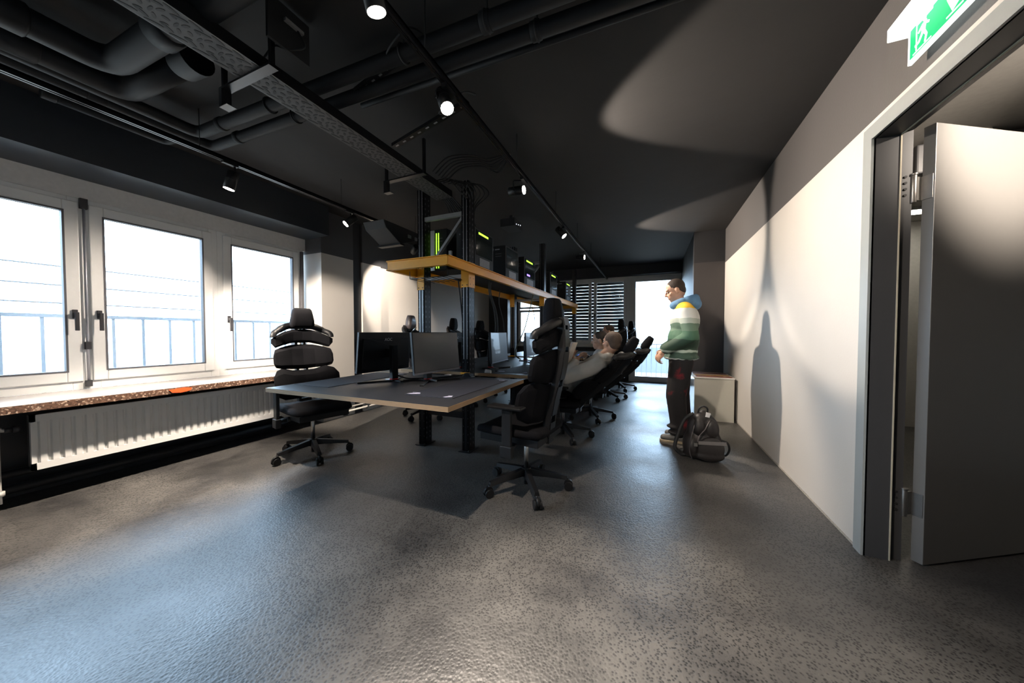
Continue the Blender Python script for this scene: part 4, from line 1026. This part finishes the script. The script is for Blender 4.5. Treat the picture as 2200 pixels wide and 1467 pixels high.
seated((-.95,3.56,0), 'person in a light grey hoodie reclining in a chair, seen from behind', M_hood, M_hair2, -.46, (0,-.565,1.045), (8,-38), True, holds=[(-.12,-.22,.86),(.10,-.13,.88)])
seated((-.72,4.42,0), 'person with cropped dark hair in profile sitting behind the hoodie person', mat('pale_shirt_cloth', (.45,.43,.40), .8), M_hair, -.12, (0,-.09,1.05), (-4,6), False)
seated((-.76,5.80,0), 'person far back at the desk, only the top of the head visible', mat('dark_shirt_cloth', (.06,.06,.07), .8), M_hair2, -.08, (0,-.07,1.17), (0,20), False, hz=.58)
# magazine held by the seated person
t = thing('magazine', 'open pale magazine held up by the person in the grey hoodie', 'magazine', (-.77, 3.50, .94), .25)
for s in (-1, 1):
    M = Matrix.Rotation(s*.35, 4, 'Z') @ Matrix.Rotation(.35, 4, 'Y')
    vs = [M @ Vector(p) for p in ((0,0,-.11),(0,s*.17,-.11),(0,s*.17,.12),(0,0,.12))]
    G().poly(vs, (.004,0,0)).build('page', mat('pale_magazine_paper', (.60,.55,.48), .6, var=.35, scale=14), t)

# ================================================================== BACKPACK
M_nylon = mat('dark_brown_black_nylon', (.017,.014,.014), .5, var=.3, scale=9, bump=.6)
t = thing('backpack', 'black-brown nylon backpack standing on the floor by the right wall', 'backpack', (.44, 3.42, 0), math.radians(12))
g = G().ell((0,.02,.15), (.165,.12,.15)).ell((.005,.02,.27), (.135,.10,.15)).ell((.0,.02,.36), (.085,.07,.07)).ell((0,.02,.06), (.165,.125,.065)).ell((-.11,-.01,.13), (.06,.10,.11)).cap((0,.02,.36), (.01,.03,.42), .055, .03)
g.build('body', M_nylon, t, remesh=.010, smooth=5)
G().ell((.035,-.085,.12), (.115,.045,.11)).ell((.035,-.08,.06), (.12,.05,.055)).build('front_pocket', M_nylon, t, remesh=.009, smooth=4)
G().tube(smooth_path([(-.09,-.06,.33),(-.125,-.085,.22),(-.14,-.09,.10),(-.12,-.085,.03)]), .005, 8).tube(smooth_path([(.03,-.07,.37),(-.02,-.105,.30),(-.07,-.115,.24),(-.085,-.125,.19)]), .005, 8).build('zipper', mat('dark_zip_metal', (.10,.09,.09), .4, .5), t)
G().cap((-.03,-.01,.37), (.03,.0,.38), .055, .045).ell((.05,-.05,.29), (.06,.05,.09)).ell((-.05,-.05,.30), (.05,.05,.08)).build('top_flap', M_nylon, t, remesh=.008, smooth=3)
G().bar((-.08,-.128,.185), (.145,-.122,.185), .004, .030).build('reflective_band', mat('grey_webbing', (.16,.15,.15), .6), t)
G().tube(smooth_path([(-.04,.02,.40),(-.035,.0,.46),(.0,-.01,.485),(.035,.0,.46),(.035,.02,.40)]), .008, 10).build('carry_handle', M_matte, t)
G().tube(smooth_path([(-.06,.06,.40),(-.14,.06,.34),(-.20,.04,.20),(-.23,.02,.09),(-.18,.02,.03),(-.14,.02,.03)]), .016, 10).build('shoulder_strap', M_matte, t)
G().tube(smooth_path([(.15,.0,.18),(.20,-.01,.16),(.215,-.01,.10),(.19,-.01,.05),(.15,0,.04)]), .009, 10).build('side_loop', M_matte, t)
g = G().box((-.115,-.125,.15),(-.085,-.115,.18)).box((-.19,-.02,.07),(-.17,.0,.09)).build('buckle', M_steel, t)
G().poly([(.0,-.055,.40),(.03,-.06,.395),(.045,-.05,.43),(.01,-.045,.44)], (.0,.006,0)).build('white_tag', M_white, t)
